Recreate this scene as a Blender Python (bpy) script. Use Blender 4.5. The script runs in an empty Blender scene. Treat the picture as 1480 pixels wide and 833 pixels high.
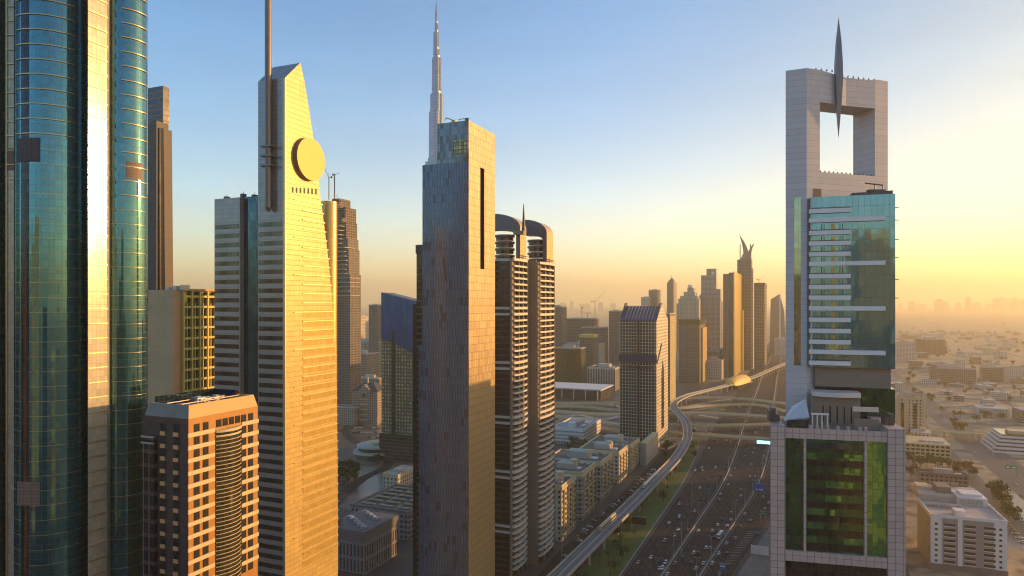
import bpy, bmesh, math, random
from mathutils import Vector, Matrix, noise
R = math.radians
random.seed(11)
S = bpy.context.scene
COL = S.collection

# ------------------------------------------------------------------ camera, sky, sun, exposure
F, CX, HY, H = 1000.0, 740.0, 438.0, 165.0      # focal length and centre of the photograph in its pixels, horizon row, eye height
SUN_AZ, SUN_EL = 77.0, 8.5                      # degrees to the right of the view, degrees above the horizon
cam = bpy.data.objects.new('camera', bpy.data.cameras.new('camera'))
COL.objects.link(cam)
cam.location = (0, 0, H)
cam.rotation_euler = (R(90), 0, 0)
cam.data.sensor_width = 36.0
cam.data.lens = F / 1480.0 * 36.0
cam.data.shift_y = (HY - 416.5) / 1480.0
cam.data.clip_start = 1.0
cam.data.clip_end = 90000.0
S.camera = cam

W = bpy.data.worlds.new('World')
S.world = W
W.use_nodes = True
wn = W.node_tree.nodes
wl = W.node_tree.links
sky = wn.new('ShaderNodeTexSky')
sky.sky_type = 'NISHITA'
sky.sun_disc = False
sky.sun_elevation = R(SUN_EL)
sky.sun_rotation = R(SUN_AZ)
sky.altitude = 100
sky.air_density = 1.0
sky.dust_density = 0.7
sky.ozone_density = 2.0
bg = wn['Background']
hs = wn.new('ShaderNodeHueSaturation')              # the photograph's sky is deeper in colour than the plain sky model
hs.inputs['Saturation'].default_value = 1.28
wl.new(sky.outputs[0], hs.inputs['Color'])
cool = wn.new('ShaderNodeMix')
cool.data_type = 'RGBA'
cool.blend_type = 'MULTIPLY'
cool.inputs[0].default_value = 1.0
cool.inputs[7].default_value = (0.92, 1.02, 1.05, 1)
wl.new(hs.outputs[0], cool.inputs[6])
# a breath of high thin cloud
tcc = wn.new('ShaderNodeTexCoord')
mpc = wn.new('ShaderNodeMapping')
mpc.inputs['Scale'].default_value = (1.6, 1.6, 9.0)
mpc.inputs['Rotation'].default_value = (0.1, 0.15, 0.6)
wl.new(tcc.outputs['Generated'], mpc.inputs['Vector'])
nzc = wn.new('ShaderNodeTexNoise')
nzc.inputs['Scale'].default_value = 1.7
nzc.inputs['Detail'].default_value = 7.0
nzc.inputs['Roughness'].default_value = 0.62
wl.new(mpc.outputs[0], nzc.inputs['Vector'])
mrc = wn.new('ShaderNodeMapRange')
wl.new(nzc.outputs['Fac'], mrc.inputs[0])
mrc.inputs[1].default_value, mrc.inputs[2].default_value = 0.35, 0.75
mrc.inputs[3].default_value, mrc.inputs[4].default_value = 0.134, 0.15
wl.new(mrc.outputs[0], bg.inputs[1])
wl.new(cool.outputs[2], bg.inputs[0])
bg.inputs[1].default_value = 0.135
# the dusty glow that hangs along the horizon at this hour, stronger towards the sun
tcw = wn.new('ShaderNodeTexCoord')
spw = wn.new('ShaderNodeSeparateXYZ')
wl.new(tcw.outputs['Generated'], spw.inputs[0])
def wmath(op, a, b=None):
    o = wn.new('ShaderNodeMath')
    o.operation = op
    for i, v in enumerate((a, b)):
        if v is None:
            continue
        if isinstance(v, (int, float)):
            o.inputs[i].default_value = v
        else:
            wl.new(v, o.inputs[i])
    return o.outputs[0]
low = wmath('POWER', wmath('SUBTRACT', 1.0, wmath('MINIMUM', wmath('ABSOLUTE', spw.outputs[2]), 1.0)), 7.0)
vdot = wmath('ADD', wmath('MULTIPLY', spw.outputs[0], math.sin(R(SUN_AZ))), wmath('MULTIPLY', spw.outputs[1], math.cos(R(SUN_AZ))))
tow = wmath('MAXIMUM', wmath('ADD', wmath('MULTIPLY', vdot, 0.55), 0.50), 0.06)
bg2 = wn.new('ShaderNodeBackground')
bg2.inputs[0].default_value = (1.0, 0.60, 0.26, 1)
wl.new(wmath('MULTIPLY', wmath('MULTIPLY', low, tow), 0.58), bg2.inputs[1])
# and the dust takes the blue and some of the glare out of the sky near the sun
near = wmath('MINIMUM', wmath('MAXIMUM', wmath('MULTIPLY', wmath('SUBTRACT', vdot, 0.32), 1.9), 0.0), 1.0)
dust = wn.new('ShaderNodeMix')
dust.data_type = 'RGBA'
wl.new(near, dust.inputs[0])
dust.inputs[6].default_value = (0.86, 1.02, 1.12, 1)
dust.inputs[7].default_value = (0.84, 0.72, 0.56, 1)
wl.new(dust.outputs[2], cool.inputs[7])
adw = wn.new('ShaderNodeAddShader')
wl.new(bg.outputs[0], adw.inputs[0])
wl.new(bg2.outputs[0], adw.inputs[1])
wl.new(adw.outputs[0], wn['World Output'].inputs[0])

sl = bpy.data.lights.new('sun', 'SUN')
sl.energy = 3.6
sl.angle = R(0.5)
sl.color = (1.0, 0.54, 0.19)
so = bpy.data.objects.new('sun', sl)
COL.objects.link(so)
sv = Vector((math.sin(R(SUN_AZ)) * math.cos(R(SUN_EL)), math.cos(R(SUN_AZ)) * math.cos(R(SUN_EL)), math.sin(R(SUN_EL))))
so.rotation_euler = sv.to_track_quat('Z', 'Y').to_euler()
so.location = sv * 400 + Vector((0, 0, 300))

S.view_settings.view_transform = 'Standard'
S.view_settings.look = 'None'
S.view_settings.gamma = 1.0
S.view_settings.exposure = 1.27
S.render.engine = 'CYCLES'
cy = S.cycles
cy.use_denoising = True
cy.filter_width = 1.15
cy.max_bounces = 6
cy.diffuse_bounces = 2
cy.glossy_bounces = 4
cy.transmission_bounces = 2
cy.volume_bounces = 4
cy.transparent_max_bounces = 4
cy.sample_clamp_indirect = 4.0
cy.caustics_reflective = False
cy.caustics_refractive = False
HAZE = 1.15e-4

# ------------------------------------------------------------------ helpers: places
TH = math.atan(0.42)                              # the road runs this far to the right of the view

def P(px, Y, z=0.0):
    return Vector(((px - CX) / F * Y, Y, z))

def ZZ(py, Y):
    return H + (HY - py) / F * Y

def G(px, py, z=0.0):
    Y = (H - z) * F / (py - HY)
    return P(px, Y, z)

def WN(px0, Y0, px1, yaw=TH):                     # metres across the front between two sight lines
    k = (px1 - CX) / F
    return abs((k * Y0 - (px0 - CX) / F * Y0) / (math.cos(yaw) + k * math.sin(yaw)))

def LD(px0, Y0, px1, yaw=TH):                     # metres along the flank between two sight lines
    k = (px1 - CX) / F
    return abs((k * Y0 - (px0 - CX) / F * Y0) / (math.sin(yaw) - k * math.cos(yaw)))

# ------------------------------------------------------------------ helpers: meshes
class MB:
    def __init__(s):
        s.v, s.f, s.uv, s.mi = [], [], [], []

    def face(s, pts, uv=None, m=0):
        pts = [Vector(p) for p in pts]
        b = len(s.v)
        s.v += pts
        s.f.append(tuple(range(b, b + len(pts))))
        s.mi.append(m)
        if uv is None:
            n = Vector((0, 0, 0))
            for i in range(len(pts)):
                a, c = pts[i], pts[(i + 1) % len(pts)]
                n += a.cross(c)
            if n.length > 1e-9:
                n.normalize()
            if abs(n.z) > 0.75:
                uv = [(p.x, p.y) for p in pts]
            else:
                t = Vector((-n.y, n.x, 0))
                if t.length < 1e-6:
                    t = Vector((1, 0, 0))
                t.normalize()
                uv = [(p.dot(t), p.z) for p in pts]
        s.uv += uv
        return s

    def box(s, x0, x1, y0, y1, z0, z1, m=0, mt=None):
        mt = m if mt is None else mt
        a = [(x0, y0), (x1, y0), (x1, y1), (x0, y1)]
        return s.prism(a, z0, z1, m, mt)

    def prism(s, poly, z0, z1, m=0, mt=None, zt=None, u0=0.0):
        # poly counter-clockwise seen from above; zt: own top height for each corner
        n = len(poly)
        mt = m if mt is None else mt
        zt = [z1] * n if zt is None else zt
        u = u0
        for i in range(n):
            a, b = poly[i], poly[(i + 1) % n]
            d = math.hypot(b[0] - a[0], b[1] - a[1])
            s.face([(a[0], a[1], z0), (b[0], b[1], z0), (b[0], b[1], zt[(i + 1) % n]), (a[0], a[1], zt[i])],
                   [(u, z0), (u + d, z0), (u + d, zt[(i + 1) % n]), (u, zt[i])], m)
            u += d
        s.face([(p[0], p[1], zt[i]) for i, p in enumerate(poly)], None, mt)
        s.face([(p[0], p[1], z0) for p in reversed(poly)], None, mt)
        return s

    def taper(s, p0, z0, p1, z1, m=0, mt=None):
        n = len(p0)
        mt = m if mt is None else mt
        u = 0
        for i in range(n):
            j = (i + 1) % n
            d = math.hypot(p0[j][0] - p0[i][0], p0[j][1] - p0[i][1])
            s.face([(*p0[i], z0), (*p0[j], z0), (*p1[j], z1), (*p1[i], z1)], [(u, z0), (u + d, z0), (u + d, z1), (u, z1)], m)
            u += d
        s.face([(*p, z1) for p in p1], None, mt)
        s.face([(*p, z0) for p in reversed(p0)], None, mt)
        return s

    def extx(s, prof, x0, x1, m=0, ms=None):
        # profile of (y, z) points pushed from x0 to x1
        ms = m if ms is None else ms
        n = len(prof)
        s.face([(x1, p[0], p[1]) for p in prof], None, m)
        s.face([(x0, p[0], p[1]) for p in reversed(prof)], None, m)
        for i in range(n):
            a, b = prof[i], prof[(i + 1) % n]
            s.face([(x0, a[0], a[1]), (x0, b[0], b[1]), (x1, b[0], b[1]), (x1, a[0], a[1])], None, ms)
        return s

    def exty(s, prof, y0, y1, m=0, ms=None):
        # profile of (x, z) points, anticlockwise seen from the front, pushed from y0 back to y1
        ms = m if ms is None else ms
        n = len(prof)
        s.face([(p[0], y0, p[1]) for p in prof], None, m)
        s.face([(p[0], y1, p[1]) for p in reversed(prof)], None, m)
        for i in range(n):
            a, b = prof[i], prof[(i + 1) % n]
            s.face([(a[0], y0, a[1]), (a[0], y1, a[1]), (b[0], y1, b[1]), (b[0], y0, b[1])], None, ms)
        return s

    def cyl(s, cx, cy_, r, z0, z1, n=20, m=0, r1=None, mt=None):
        r1 = r if r1 is None else r1
        p0 = [(cx + r * math.cos(2 * math.pi * i / n), cy_ + r * math.sin(2 * math.pi * i / n)) for i in range(n)]
        p1 = [(cx + r1 * math.cos(2 * math.pi * i / n), cy_ + r1 * math.sin(2 * math.pi * i / n)) for i in range(n)]
        return s.taper(p0, z0, p1, z1, m, mt)

    def arc(s, cx, cy_, r, a0, a1, z0, z1, n=16, t=None, m=0):
        # a curved wall; angles in degrees from the side facing the camera, positive to the right
        pts = [(cx + r * math.sin(R(a0 + (a1 - a0) * i / n)), cy_ - r * math.cos(R(a0 + (a1 - a0) * i / n))) for i in range(n + 1)]
        if t is None:
            pts = pts + [(cx, cy_)] if abs(a1 - a0) < 359 else pts[:-1]
        else:
            ri = r - t
            pts += [(cx + ri * math.sin(R(a1 + (a0 - a1) * i / n)), cy_ - ri * math.cos(R(a1 + (a0 - a1) * i / n))) for i in range(n + 1)]
        return s.prism(pts, z0, z1, m)

    def tube(s, a, b, r, n=6, m=0, r1=None):
        a, b = Vector(a), Vector(b)
        r1 = r if r1 is None else r1
        d = (b - a).normalized()
        x = d.orthogonal().normalized()
        y = d.cross(x)
        A = [a + (x * math.cos(2 * math.pi * i / n) + y * math.sin(2 * math.pi * i / n)) * r for i in range(n)]
        B = [b + (x * math.cos(2 * math.pi * i / n) + y * math.sin(2 * math.pi * i / n)) * r1 for i in range(n)]
        for i in range(n):
            j = (i + 1) % n
            s.face([A[i], A[j], B[j], B[i]], None, m)
        s.face(list(reversed(A)), None, m)
        s.face(B, None, m)
        return s

    def mesh(s, name, mats):
        me = bpy.data.meshes.new(name)
        me.from_pydata([tuple(p) for p in s.v], [], s.f)
        ul = me.uv_layers.new(name='UVMap')
        flat = [c for uv in s.uv for c in uv]
        ul.data.foreach_set('uv', flat)
        for m in (mats if isinstance(mats, (list, tuple)) else [mats]):
            me.materials.append(m)
        me.polygons.foreach_set('material_index', s.mi)
        me.update()
        return me

    def build(s, name, mats, parent=None, loc=None, weld=False, smooth=False):
        me = s.mesh(name, mats)
        if weld or smooth:
            bm = bmesh.new()
            bm.from_mesh(me)
            bmesh.ops.remove_doubles(bm, verts=bm.verts, dist=1e-4)
            bm.to_mesh(me)
            bm.free()
        if smooth:
            for p in me.polygons:
                p.use_smooth = True
        return inst(me, name, parent, loc)

def inst(me, name, parent=None, loc=None, rz=0.0):
    o = bpy.data.objects.new(name, me)
    COL.objects.link(o)
    if parent:
        o.parent = parent
    if loc is not None:
        o.location = loc
    if rz:
        o.rotation_euler = (0, 0, rz)
    return o

def tag(o, label, cat, group=None):
    o['label'] = label
    o['category'] = cat
    if group:
        o['group'] = group
    return o

def thing(name, label, cat, loc=(0, 0, 0), yaw=0.0, group=None):
    o = bpy.data.objects.new(name, None)
    COL.objects.link(o)
    o.location = loc
    o.rotation_euler = (0, 0, -yaw)
    return tag(o, label, cat, group)

def kind(o, k):
    o['kind'] = k
    return o

# ------------------------------------------------------------------ helpers: materials
class NT:
    def __init__(s, name):
        s.m = bpy.data.materials.new(name)
        s.m.use_nodes = True
        s.t = s.m.node_tree
        s.b = s.t.nodes['Principled BSDF']

    def n(s, typ, **kw):
        o = s.t.nodes.new(typ)
        for k, v in kw.items():
            setattr(o, k, v)
        return o

    def put(s, sock, v):
        if hasattr(v, 'is_output') or isinstance(v, bpy.types.NodeSocket):
            s.t.links.new(v, sock)
        else:
            sock.default_value = v

    def math(s, op, a, b=None):
        o = s.n('ShaderNodeMath', operation=op)
        s.put(o.inputs[0], a)
        if b is not None:
            s.put(o.inputs[1], b)
        return o.outputs[0]

    def mix(s, f, a, b):
        o = s.n('ShaderNodeMix', data_type='RGBA')
        s.put(o.inputs[0], f)
        s.put(o.inputs[6], a if hasattr(a, 'is_output') else (*a[:3], 1))
        s.put(o.inputs[7], b if hasattr(b, 'is_output') else (*b[:3], 1))
        return o.outputs[2]

    def mixf(s, f, a, b):
        o = s.n('ShaderNodeMix', data_type='FLOAT')
        s.put(o.inputs[0], f)
        s.put(o.inputs[2], a)
        s.put(o.inputs[3], b)
        return o.outputs[0]

    def noise(s, scale, detail=3.0, coord=None):
        c = coord or s.n('ShaderNodeTexCoord').outputs['Object']
        o = s.n('ShaderNodeTexNoise')
        o.inputs['Scale'].default_value = scale
        o.inputs['Detail'].default_value = detail
        s.t.links.new(c, o.inputs['Vector'])
        return o.outputs['Fac']

    def col(s, v):
        s.put(s.b.inputs['Base Color'], v if hasattr(v, 'is_output') else (*v[:3], 1))

    def val(s, key, v):
        s.put(s.b.inputs[key], v)

def plain(name, col, rough=0.7, metal=0.0, var=0.25, scale=0.25, bump=0.0):
    k = NT(name)
    f = k.noise(scale, 4.0)
    f2 = k.math('MULTIPLY', k.math('SUBTRACT', f, 0.5), 2.0 * var)
    lo = [c * (1 - var) for c in col]
    hi = [min(1, c * (1 + var)) for c in col]
    k.col(k.mix(f, lo, hi))
    k.val('Roughness', rough)
    k.val('Metallic', metal)
    return k.m

def clad(name, col, w, h, lw=0.06, line=(0.03, 0.03, 0.03), rough=0.5, metal=0.0, var=0.12, tilt=0.0, stag=0.0, col2=None, p2=0.2,
         lh=None, lr=0.6, dirt=0.15, rvar=0.0, sub=None, subf=0.5, coat=0.0, spec=0.5):
    """cladding or curtain wall: panels w by h metres, joints, per-panel tone and tilt; col2: a share p2 of the panels; sub: a spandrel tone in
    the lower part of each panel"""
    k = NT(name)
    uv = k.n('ShaderNodeUVMap').outputs[0]
    sp = k.n('ShaderNodeSeparateXYZ')
    k.t.links.new(uv, sp.inputs[0])
    v = k.math('DIVIDE', sp.outputs[1], h)
    iv = k.math('FLOOR', v)
    u = k.math('DIVIDE', sp.outputs[0], w)
    if stag:
        wn_ = k.n('ShaderNodeTexWhiteNoise', noise_dimensions='1D')
        k.put(wn_.inputs['W'], iv)
        u = k.math('ADD', u, k.math('MULTIPLY', wn_.outputs['Value'], stag))
    iu = k.math('FLOOR', u)
    fu = k.math('SUBTRACT', u, iu)
    fv = k.math('SUBTRACT', v, iv)
    lh = lw if lh is None else lh
    mask = k.math('MAXIMUM', k.math('LESS_THAN', fu, lw / w), k.math('LESS_THAN', fv, lh / h))
    cb = k.n('ShaderNodeCombineXYZ')
    k.put(cb.inputs[0], iu)
    k.put(cb.inputs[1], iv)
    no = k.n('ShaderNodeTexWhiteNoise', noise_dimensions='3D')
    k.put(no.inputs['Vector'], cb.outputs[0])
    rnd = no.outputs['Value']
    base = k.mix(rnd, [c * (1 - var) for c in col], [min(1, c * (1 + var)) for c in col])
    if dirt:
        d = k.noise(0.07, 5.0)
        base = k.mix(k.math('MULTIPLY', d, dirt * 2), base, [c * 0.45 for c in col])
    met, ro = metal, rough
    if sub is not None:
        sm = k.math('LESS_THAN', fv, subf)
        base = k.mix(sm, base, sub)
        met = k.mixf(sm, metal, 0.0)
        ro = k.mixf(sm, rough, 0.55)
    if col2 is not None:
        w2 = k.n('ShaderNodeTexWhiteNoise', noise_dimensions='3D')
        cb2 = k.n('ShaderNodeVectorMath', operation='ADD')
        k.put(cb2.inputs[0], cb.outputs[0])
        cb2.inputs[1].default_value = (7.3, 3.1, 1.7)
        k.put(w2.inputs['Vector'], cb2.outputs[0])
        c2 = k.math('LESS_THAN', w2.outputs['Value'], p2)
        base = k.mix(c2, base, col2)
    k.col(k.mix(mask, base, line))
    k.val('Metallic', k.mixf(mask, met, 0.0))
    if rvar:
        ro = k.math('ADD', ro, k.math('MULTIPLY', rnd, rvar))
    k.val('Roughness', k.mixf(mask, ro, lr))
    k.val('Specular IOR Level', spec)
    if coat:
        k.val('Coat Weight', coat)
        k.val('Coat Roughness', 0.03)
        k.val('Coat IOR', 1.9)
    if tilt:
        ge = k.n('ShaderNodeNewGeometry')
        vm = k.n('ShaderNodeVectorMath', operation='SUBTRACT')
        k.put(vm.inputs[0], no.outputs['Color'])
        vm.inputs[1].default_value = (0.5, 0.5, 0.5)
        vs = k.n('ShaderNodeVectorMath', operation='SCALE')
        k.put(vs.inputs[0], vm.outputs[0])
        vs.inputs['Scale'].default_value = tilt * 0.45
        # a slow waviness of the glass as well
        nt = k.n('ShaderNodeTexNoise')
        nt.inputs['Scale'].default_value = 0.12
        nt.inputs['Detail'].default_value = 2.0
        k.put(nt.inputs['Vector'], k.n('ShaderNodeTexCoord').outputs['Object'])
        vw = k.n('ShaderNodeVectorMath', operation='SUBTRACT')
        k.put(vw.inputs[0], nt.outputs['Color'])
        vw.inputs[1].default_value = (0.5, 0.5, 0.5)
        vz = k.n('ShaderNodeVectorMath', operation='SCALE')
        k.put(vz.inputs[0], vw.outputs[0])
        vz.inputs['Scale'].default_value = tilt * 1.5
        va = k.n('ShaderNodeVectorMath', operation='ADD')
        k.put(va.inputs[0], ge.outputs['Normal'])
        k.put(va.inputs[1], vs.outputs[0])
        vb = k.n('ShaderNodeVectorMath', operation='ADD')
        k.put(vb.inputs[0], va.outputs[0])
        k.put(vb.inputs[1], vz.outputs[0])
        vn = k.n('ShaderNodeVectorMath', operation='NORMALIZE')
        k.put(vn.inputs[0], vb.outputs[0])
        k.val('Normal', vn.outputs[0])
    return k.m

def facade(name, wall, glass, w, h, fw, fh, rough=0.15, metal=0.5, var=0.2, col2=None, p2=0.15):
    """a far block's wall with a window of fw by fh (shares of the bay) in each bay"""
    k = NT(name)
    uv = k.n('ShaderNodeUVMap').outputs[0]
    sp = k.n('ShaderNodeSeparateXYZ')
    k.t.links.new(uv, sp.inputs[0])
    u = k.math('DIVIDE', sp.outputs[0], w)
    v = k.math('DIVIDE', sp.outputs[1], h)
    iu, iv = k.math('FLOOR', u), k.math('FLOOR', v)
    fu, fv = k.math('SUBTRACT', u, iu), k.math('SUBTRACT', v, iv)
    mu = k.math('LESS_THAN', k.math('ABSOLUTE', k.math('SUBTRACT', fu, 0.5)), fw / 2)
    mv = k.math('LESS_THAN', k.math('ABSOLUTE', k.math('SUBTRACT', fv, 0.5)), fh / 2)
    m = k.math('MULTIPLY', mu, mv)
    cb = k.n('ShaderNodeCombineXYZ')
    k.put(cb.inputs[0], iu)
    k.put(cb.inputs[1], iv)
    no = k.n('ShaderNodeTexWhiteNoise', noise_dimensions='3D')
    k.put(no.inputs['Vector'], cb.outputs[0])
    g = k.mix(no.outputs['Value'], [c * 0.5 for c in glass], [min(1, c * 1.5) for c in glass])
    if col2 is not None:
        g = k.mix(k.math('LESS_THAN', no.outputs['Value'], p2), g, col2)
    f = k.noise(0.08, 4.0)
    wc = k.mix(f, [c * (1 - var) for c in wall], [min(1, c * (1 + var)) for c in wall])
    k.col(k.mix(m, wc, g))
    k.val('Metallic', k.mixf(m, 0.0, metal))
    k.val('Roughness', k.mixf(m, 0.75, rough))
    return k.m

M = {}
M['teal_glass'] = clad('teal_glass', (0.045, 0.21, 0.255), 1.5, 1.8, 0.06, (0.14, 0.10, 0.04), 0.05, 0.85, 0.12, 0.020, lh=0.07, lr=0.35, coat=0.5)
M['pale_glass'] = clad('pale_glass', (0.52, 0.47, 0.35), 1.2, 1.75, 0.05, (0.24, 0.17, 0.08), 0.2, 0.15, 0.12, 0.02, lh=0.06)
M['black_glass'] = clad('black_glass', (0.035, 0.035, 0.045), 1.6, 1.75, 0.05, (0.05, 0.045, 0.04), 0.06, 0.6, 0.3, 0.02)
M['gold_metal'] = plain('gold_metal', (0.62, 0.46, 0.22), 0.35, 0.7, 0.1)
M['louvre'] = clad('louvre', (0.06, 0.05, 0.06), 2.4, 0.9, 0.12, (0.02, 0.02, 0.02), 0.6, 0.0, 0.1)
M['louvre_brown'] = clad('louvre_brown', (0.22, 0.15, 0.11), 2.4, 0.9, 0.1, (0.08, 0.05, 0.04), 0.6, 0.0, 0.1)
M['brown_stone'] = clad('brown_stone', (0.065, 0.05, 0.042), 3.0, 3.6, 0.10, (0.12, 0.09, 0.07), 0.6, 0.0, 0.06)
M['dark_bands'] = clad('dark_bands', (0.05, 0.05, 0.055), 2.0, 3.6, 0.06, (0.03, 0.03, 0.03), 0.15, 0.5, 0.3, 0.02, sub=(0.16, 0.13, 0.11), subf=0.35)
M['beige_wall'] = clad('beige_wall', (0.68, 0.43, 0.22), 6.0, 4.0, 0.06, (0.30, 0.24, 0.17), 0.75, 0.0, 0.05)
M['yellow_frame'] = plain('yellow_frame', (0.66, 0.54, 0.16), 0.6, 0.0, 0.1)
M['olive_glass'] = clad('olive_glass', (0.12, 0.13, 0.05), 1.4, 3.0, 0.07, (0.10, 0.09, 0.04), 0.1, 0.6, 0.4, 0.03)
M['orange_stone'] = clad('orange_stone', (0.46, 0.20, 0.03), 1.5, 1.1, 0.02, (0.34, 0.14, 0.02), 0.5, 0.0, 0.06)
M['pale_orange'] = plain('pale_orange', (0.54, 0.34, 0.12), 0.6, 0.0, 0.06)
M['cream_band'] = plain('cream_band', (0.60, 0.48, 0.26), 0.6, 0.0, 0.06)
M['shaded_stone'] = clad('shaded_stone', (0.13, 0.085, 0.075), 1.5, 1.1, 0.03, (0.06, 0.04, 0.04), 0.12, 0.35, 0.12, 0.01)  # darker copy of the orange stone, the front's shade put into its colour
M['window'] = clad('window', (0.06, 0.055, 0.05), 0.9, 1.6, 0.05, (0.03, 0.025, 0.02), 0.06, 0.55, 0.5, 0.03)
M['bay_glass'] = clad('bay_glass', (0.12, 0.10, 0.05), 1.15, 1.1, 0.04, (0.05, 0.04, 0.02), 0.07, 0.7, 0.4, 0.03)
M['roof'] = plain('roof', (0.16, 0.13, 0.11), 0.9, 0.0, 0.3, 0.2)
M['roof_pale'] = plain('roof_pale', (0.46, 0.42, 0.37), 0.9, 0.0, 0.2, 0.12)
M['white'] = plain('white', (0.74, 0.71, 0.66), 0.6, 0.0, 0.06)
M['metal'] = plain('metal', (0.45, 0.44, 0.43), 0.4, 0.6, 0.15, 0.8)
M['dark_metal'] = plain('dark_metal', (0.10, 0.085, 0.085), 0.45, 0.3, 0.15)
M['mast'] = plain('mast', (0.22, 0.17, 0.15), 0.35, 0.4, 0.1)
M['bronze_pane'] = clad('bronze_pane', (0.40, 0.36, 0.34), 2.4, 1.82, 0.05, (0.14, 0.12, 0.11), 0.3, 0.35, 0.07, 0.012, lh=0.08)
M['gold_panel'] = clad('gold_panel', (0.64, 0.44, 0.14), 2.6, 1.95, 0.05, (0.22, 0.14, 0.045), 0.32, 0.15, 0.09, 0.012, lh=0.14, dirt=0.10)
M['gold_pane'] = clad('gold_pane', (0.62, 0.42, 0.10), 1.0, 3.0, 0.07, (0.42, 0.28, 0.07), 0.25, 0.25, 0.14, 0.02)
M['gold_sheet'] = clad('gold_sheet', (0.72, 0.50, 0.15), 1.6, 3.65, 0.05, (0.44, 0.30, 0.08), 0.28, 0.4, 0.06, 0.012, lh=0.1)
M['disc_face'] = plain('disc_face', (0.80, 0.45, 0.08), 0.5, 0.05, 0.06)
M['strip_glass'] = clad('strip_glass', (0.05, 0.10, 0.13), 1.5, 3.65, 0.06, (0.02, 0.03, 0.04), 0.05, 0.8, 0.3, 0.02)
M['band_glass'] = clad('band_glass', (0.10, 0.085, 0.07), 1.3, 2.2, 0.05, (0.04, 0.03, 0.03), 0.06, 0.75, 0.5, 0.04)
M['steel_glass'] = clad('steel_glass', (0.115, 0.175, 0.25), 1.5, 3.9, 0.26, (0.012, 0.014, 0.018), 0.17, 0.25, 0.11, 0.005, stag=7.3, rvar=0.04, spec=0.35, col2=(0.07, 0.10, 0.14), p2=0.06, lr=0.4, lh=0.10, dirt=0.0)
M['steel_glass_sunlit'] = clad('steel_glass_sunlit', (0.50, 0.36, 0.17), 1.9, 3.8, 0.24, (0.20, 0.135, 0.07), 0.33, 0.35, 0.06, 0.010, stag=3.1, rvar=0.1, lr=0.4, dirt=0.05)  # same glass, with the gold of the low sun put into its colour
M['crown_glass'] = clad('crown_glass', (0.15, 0.15, 0.15), 1.6, 3.8, 0.10, (0.07, 0.06, 0.05), 0.10, 0.7, 0.4, 0.02)
M['maroon'] = plain('maroon', (0.075, 0.05, 0.045), 0.5, 0.0, 0.2)
M['balcony_white'] = plain('balcony_white', (0.66, 0.57, 0.45), 0.6, 0.0, 0.06)
M['brown_glass'] = clad('brown_glass', (0.05, 0.04, 0.035), 1.5, 3.6, 0.06, (0.025, 0.02, 0.018), 0.07, 0.55, 0.4, 0.03, sub=(0.055, 0.04, 0.035), subf=0.3)
M['spine_wall'] = clad('spine_wall', (0.30, 0.23, 0.17), 3.0, 3.6, 0.08, (0.14, 0.10, 0.08), 0.6, 0.0, 0.06)
M['arch_metal'] = clad('arch_metal', (0.13, 0.125, 0.145), 2.0, 2.0, 0.06, (0.06, 0.06, 0.065), 0.35, 0.3, 0.06)
M['spire_steel'] = clad('spire_steel', (0.20, 0.27, 0.36), 1.6, 7.0, 0.35, (0.10, 0.13, 0.17), 0.16, 0.8, 0.15, 0.01, lh=1.2)
M['frame_panel'] = clad('frame_panel', (0.58, 0.54, 0.535), 7.0, 1.75, 0.03, (0.25, 0.23, 0.23), 0.55, 0.0, 0.04, lh=0.06, dirt=0.06)
M['needle'] = plain('needle', (0.20, 0.19, 0.20), 0.4, 0.5, 0.1)
M['aqua_glass'] = clad('aqua_glass', (0.15, 0.32, 0.36), 1.55, 3.2, 0.05, (0.04, 0.06, 0.06), 0.04, 0.8, 0.08, 0.02, lh=0.06, dirt=0.0, coat=0.3)
M['tinted_strip'] = clad('tinted_strip', (0.42, 0.44, 0.30), 1.1, 1.6, 0.05, (0.15, 0.15, 0.10), 0.06, 0.85, 0.1, 0.02)
M['pink_tile'] = clad('pink_tile', (0.58, 0.435, 0.375), 1.75, 1.75, 0.10, (0.15, 0.10, 0.085), 0.5, 0.0, 0.07)
M['green_glass'] = clad('green_glass', (0.05, 0.13, 0.07), 1.3, 1.9, 0.06, (0.012, 0.025, 0.016), 0.04, 0.7, 0.18, 0.02)
M['bright_green_glass'] = clad('bright_green_glass', (0.13, 0.34, 0.12), 1.3, 1.9, 0.06, (0.02, 0.05, 0.02), 0.04, 0.75, 0.15, 0.035)
M['terrace_brown'] = clad('terrace_brown', (0.27, 0.21, 0.16), 4.0, 0.8, 0.03, (0.17, 0.13, 0.10), 0.7, 0.0, 0.06)
M['canopy'] = plain('canopy', (0.62, 0.60, 0.56), 0.45, 0.2, 0.05)
M['concrete'] = plain('concrete', (0.47, 0.42, 0.35), 0.85, 0.0, 0.15, 0.3)
M['dark_concrete'] = plain('dark_concrete', (0.17, 0.15, 0.14), 0.85, 0.0, 0.25, 0.3)
M['band_white'] = plain('band_white', (0.76, 0.73, 0.70), 0.5, 0.0, 0.05)
M['amber_grid'] = clad('amber_grid', (0.42, 0.31, 0.12), 1.4, 1.9, 0.35, (0.05, 0.045, 0.04), 0.15, 0.6, 0.5, 0.03)
M['black'] = plain('black', (0.02, 0.02, 0.02), 0.5, 0.0, 0.1)
M['blue_board'] = plain('blue_board', (0.02, 0.12, 0.40), 0.4, 0.0, 0.05)
M['green_board'] = plain('green_board', (0.02, 0.30, 0.14), 0.4, 0.0, 0.05)
M['yellow_paint'] = plain('yellow_paint', (0.60, 0.42, 0.05), 0.5, 0.0, 0.05)

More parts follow.
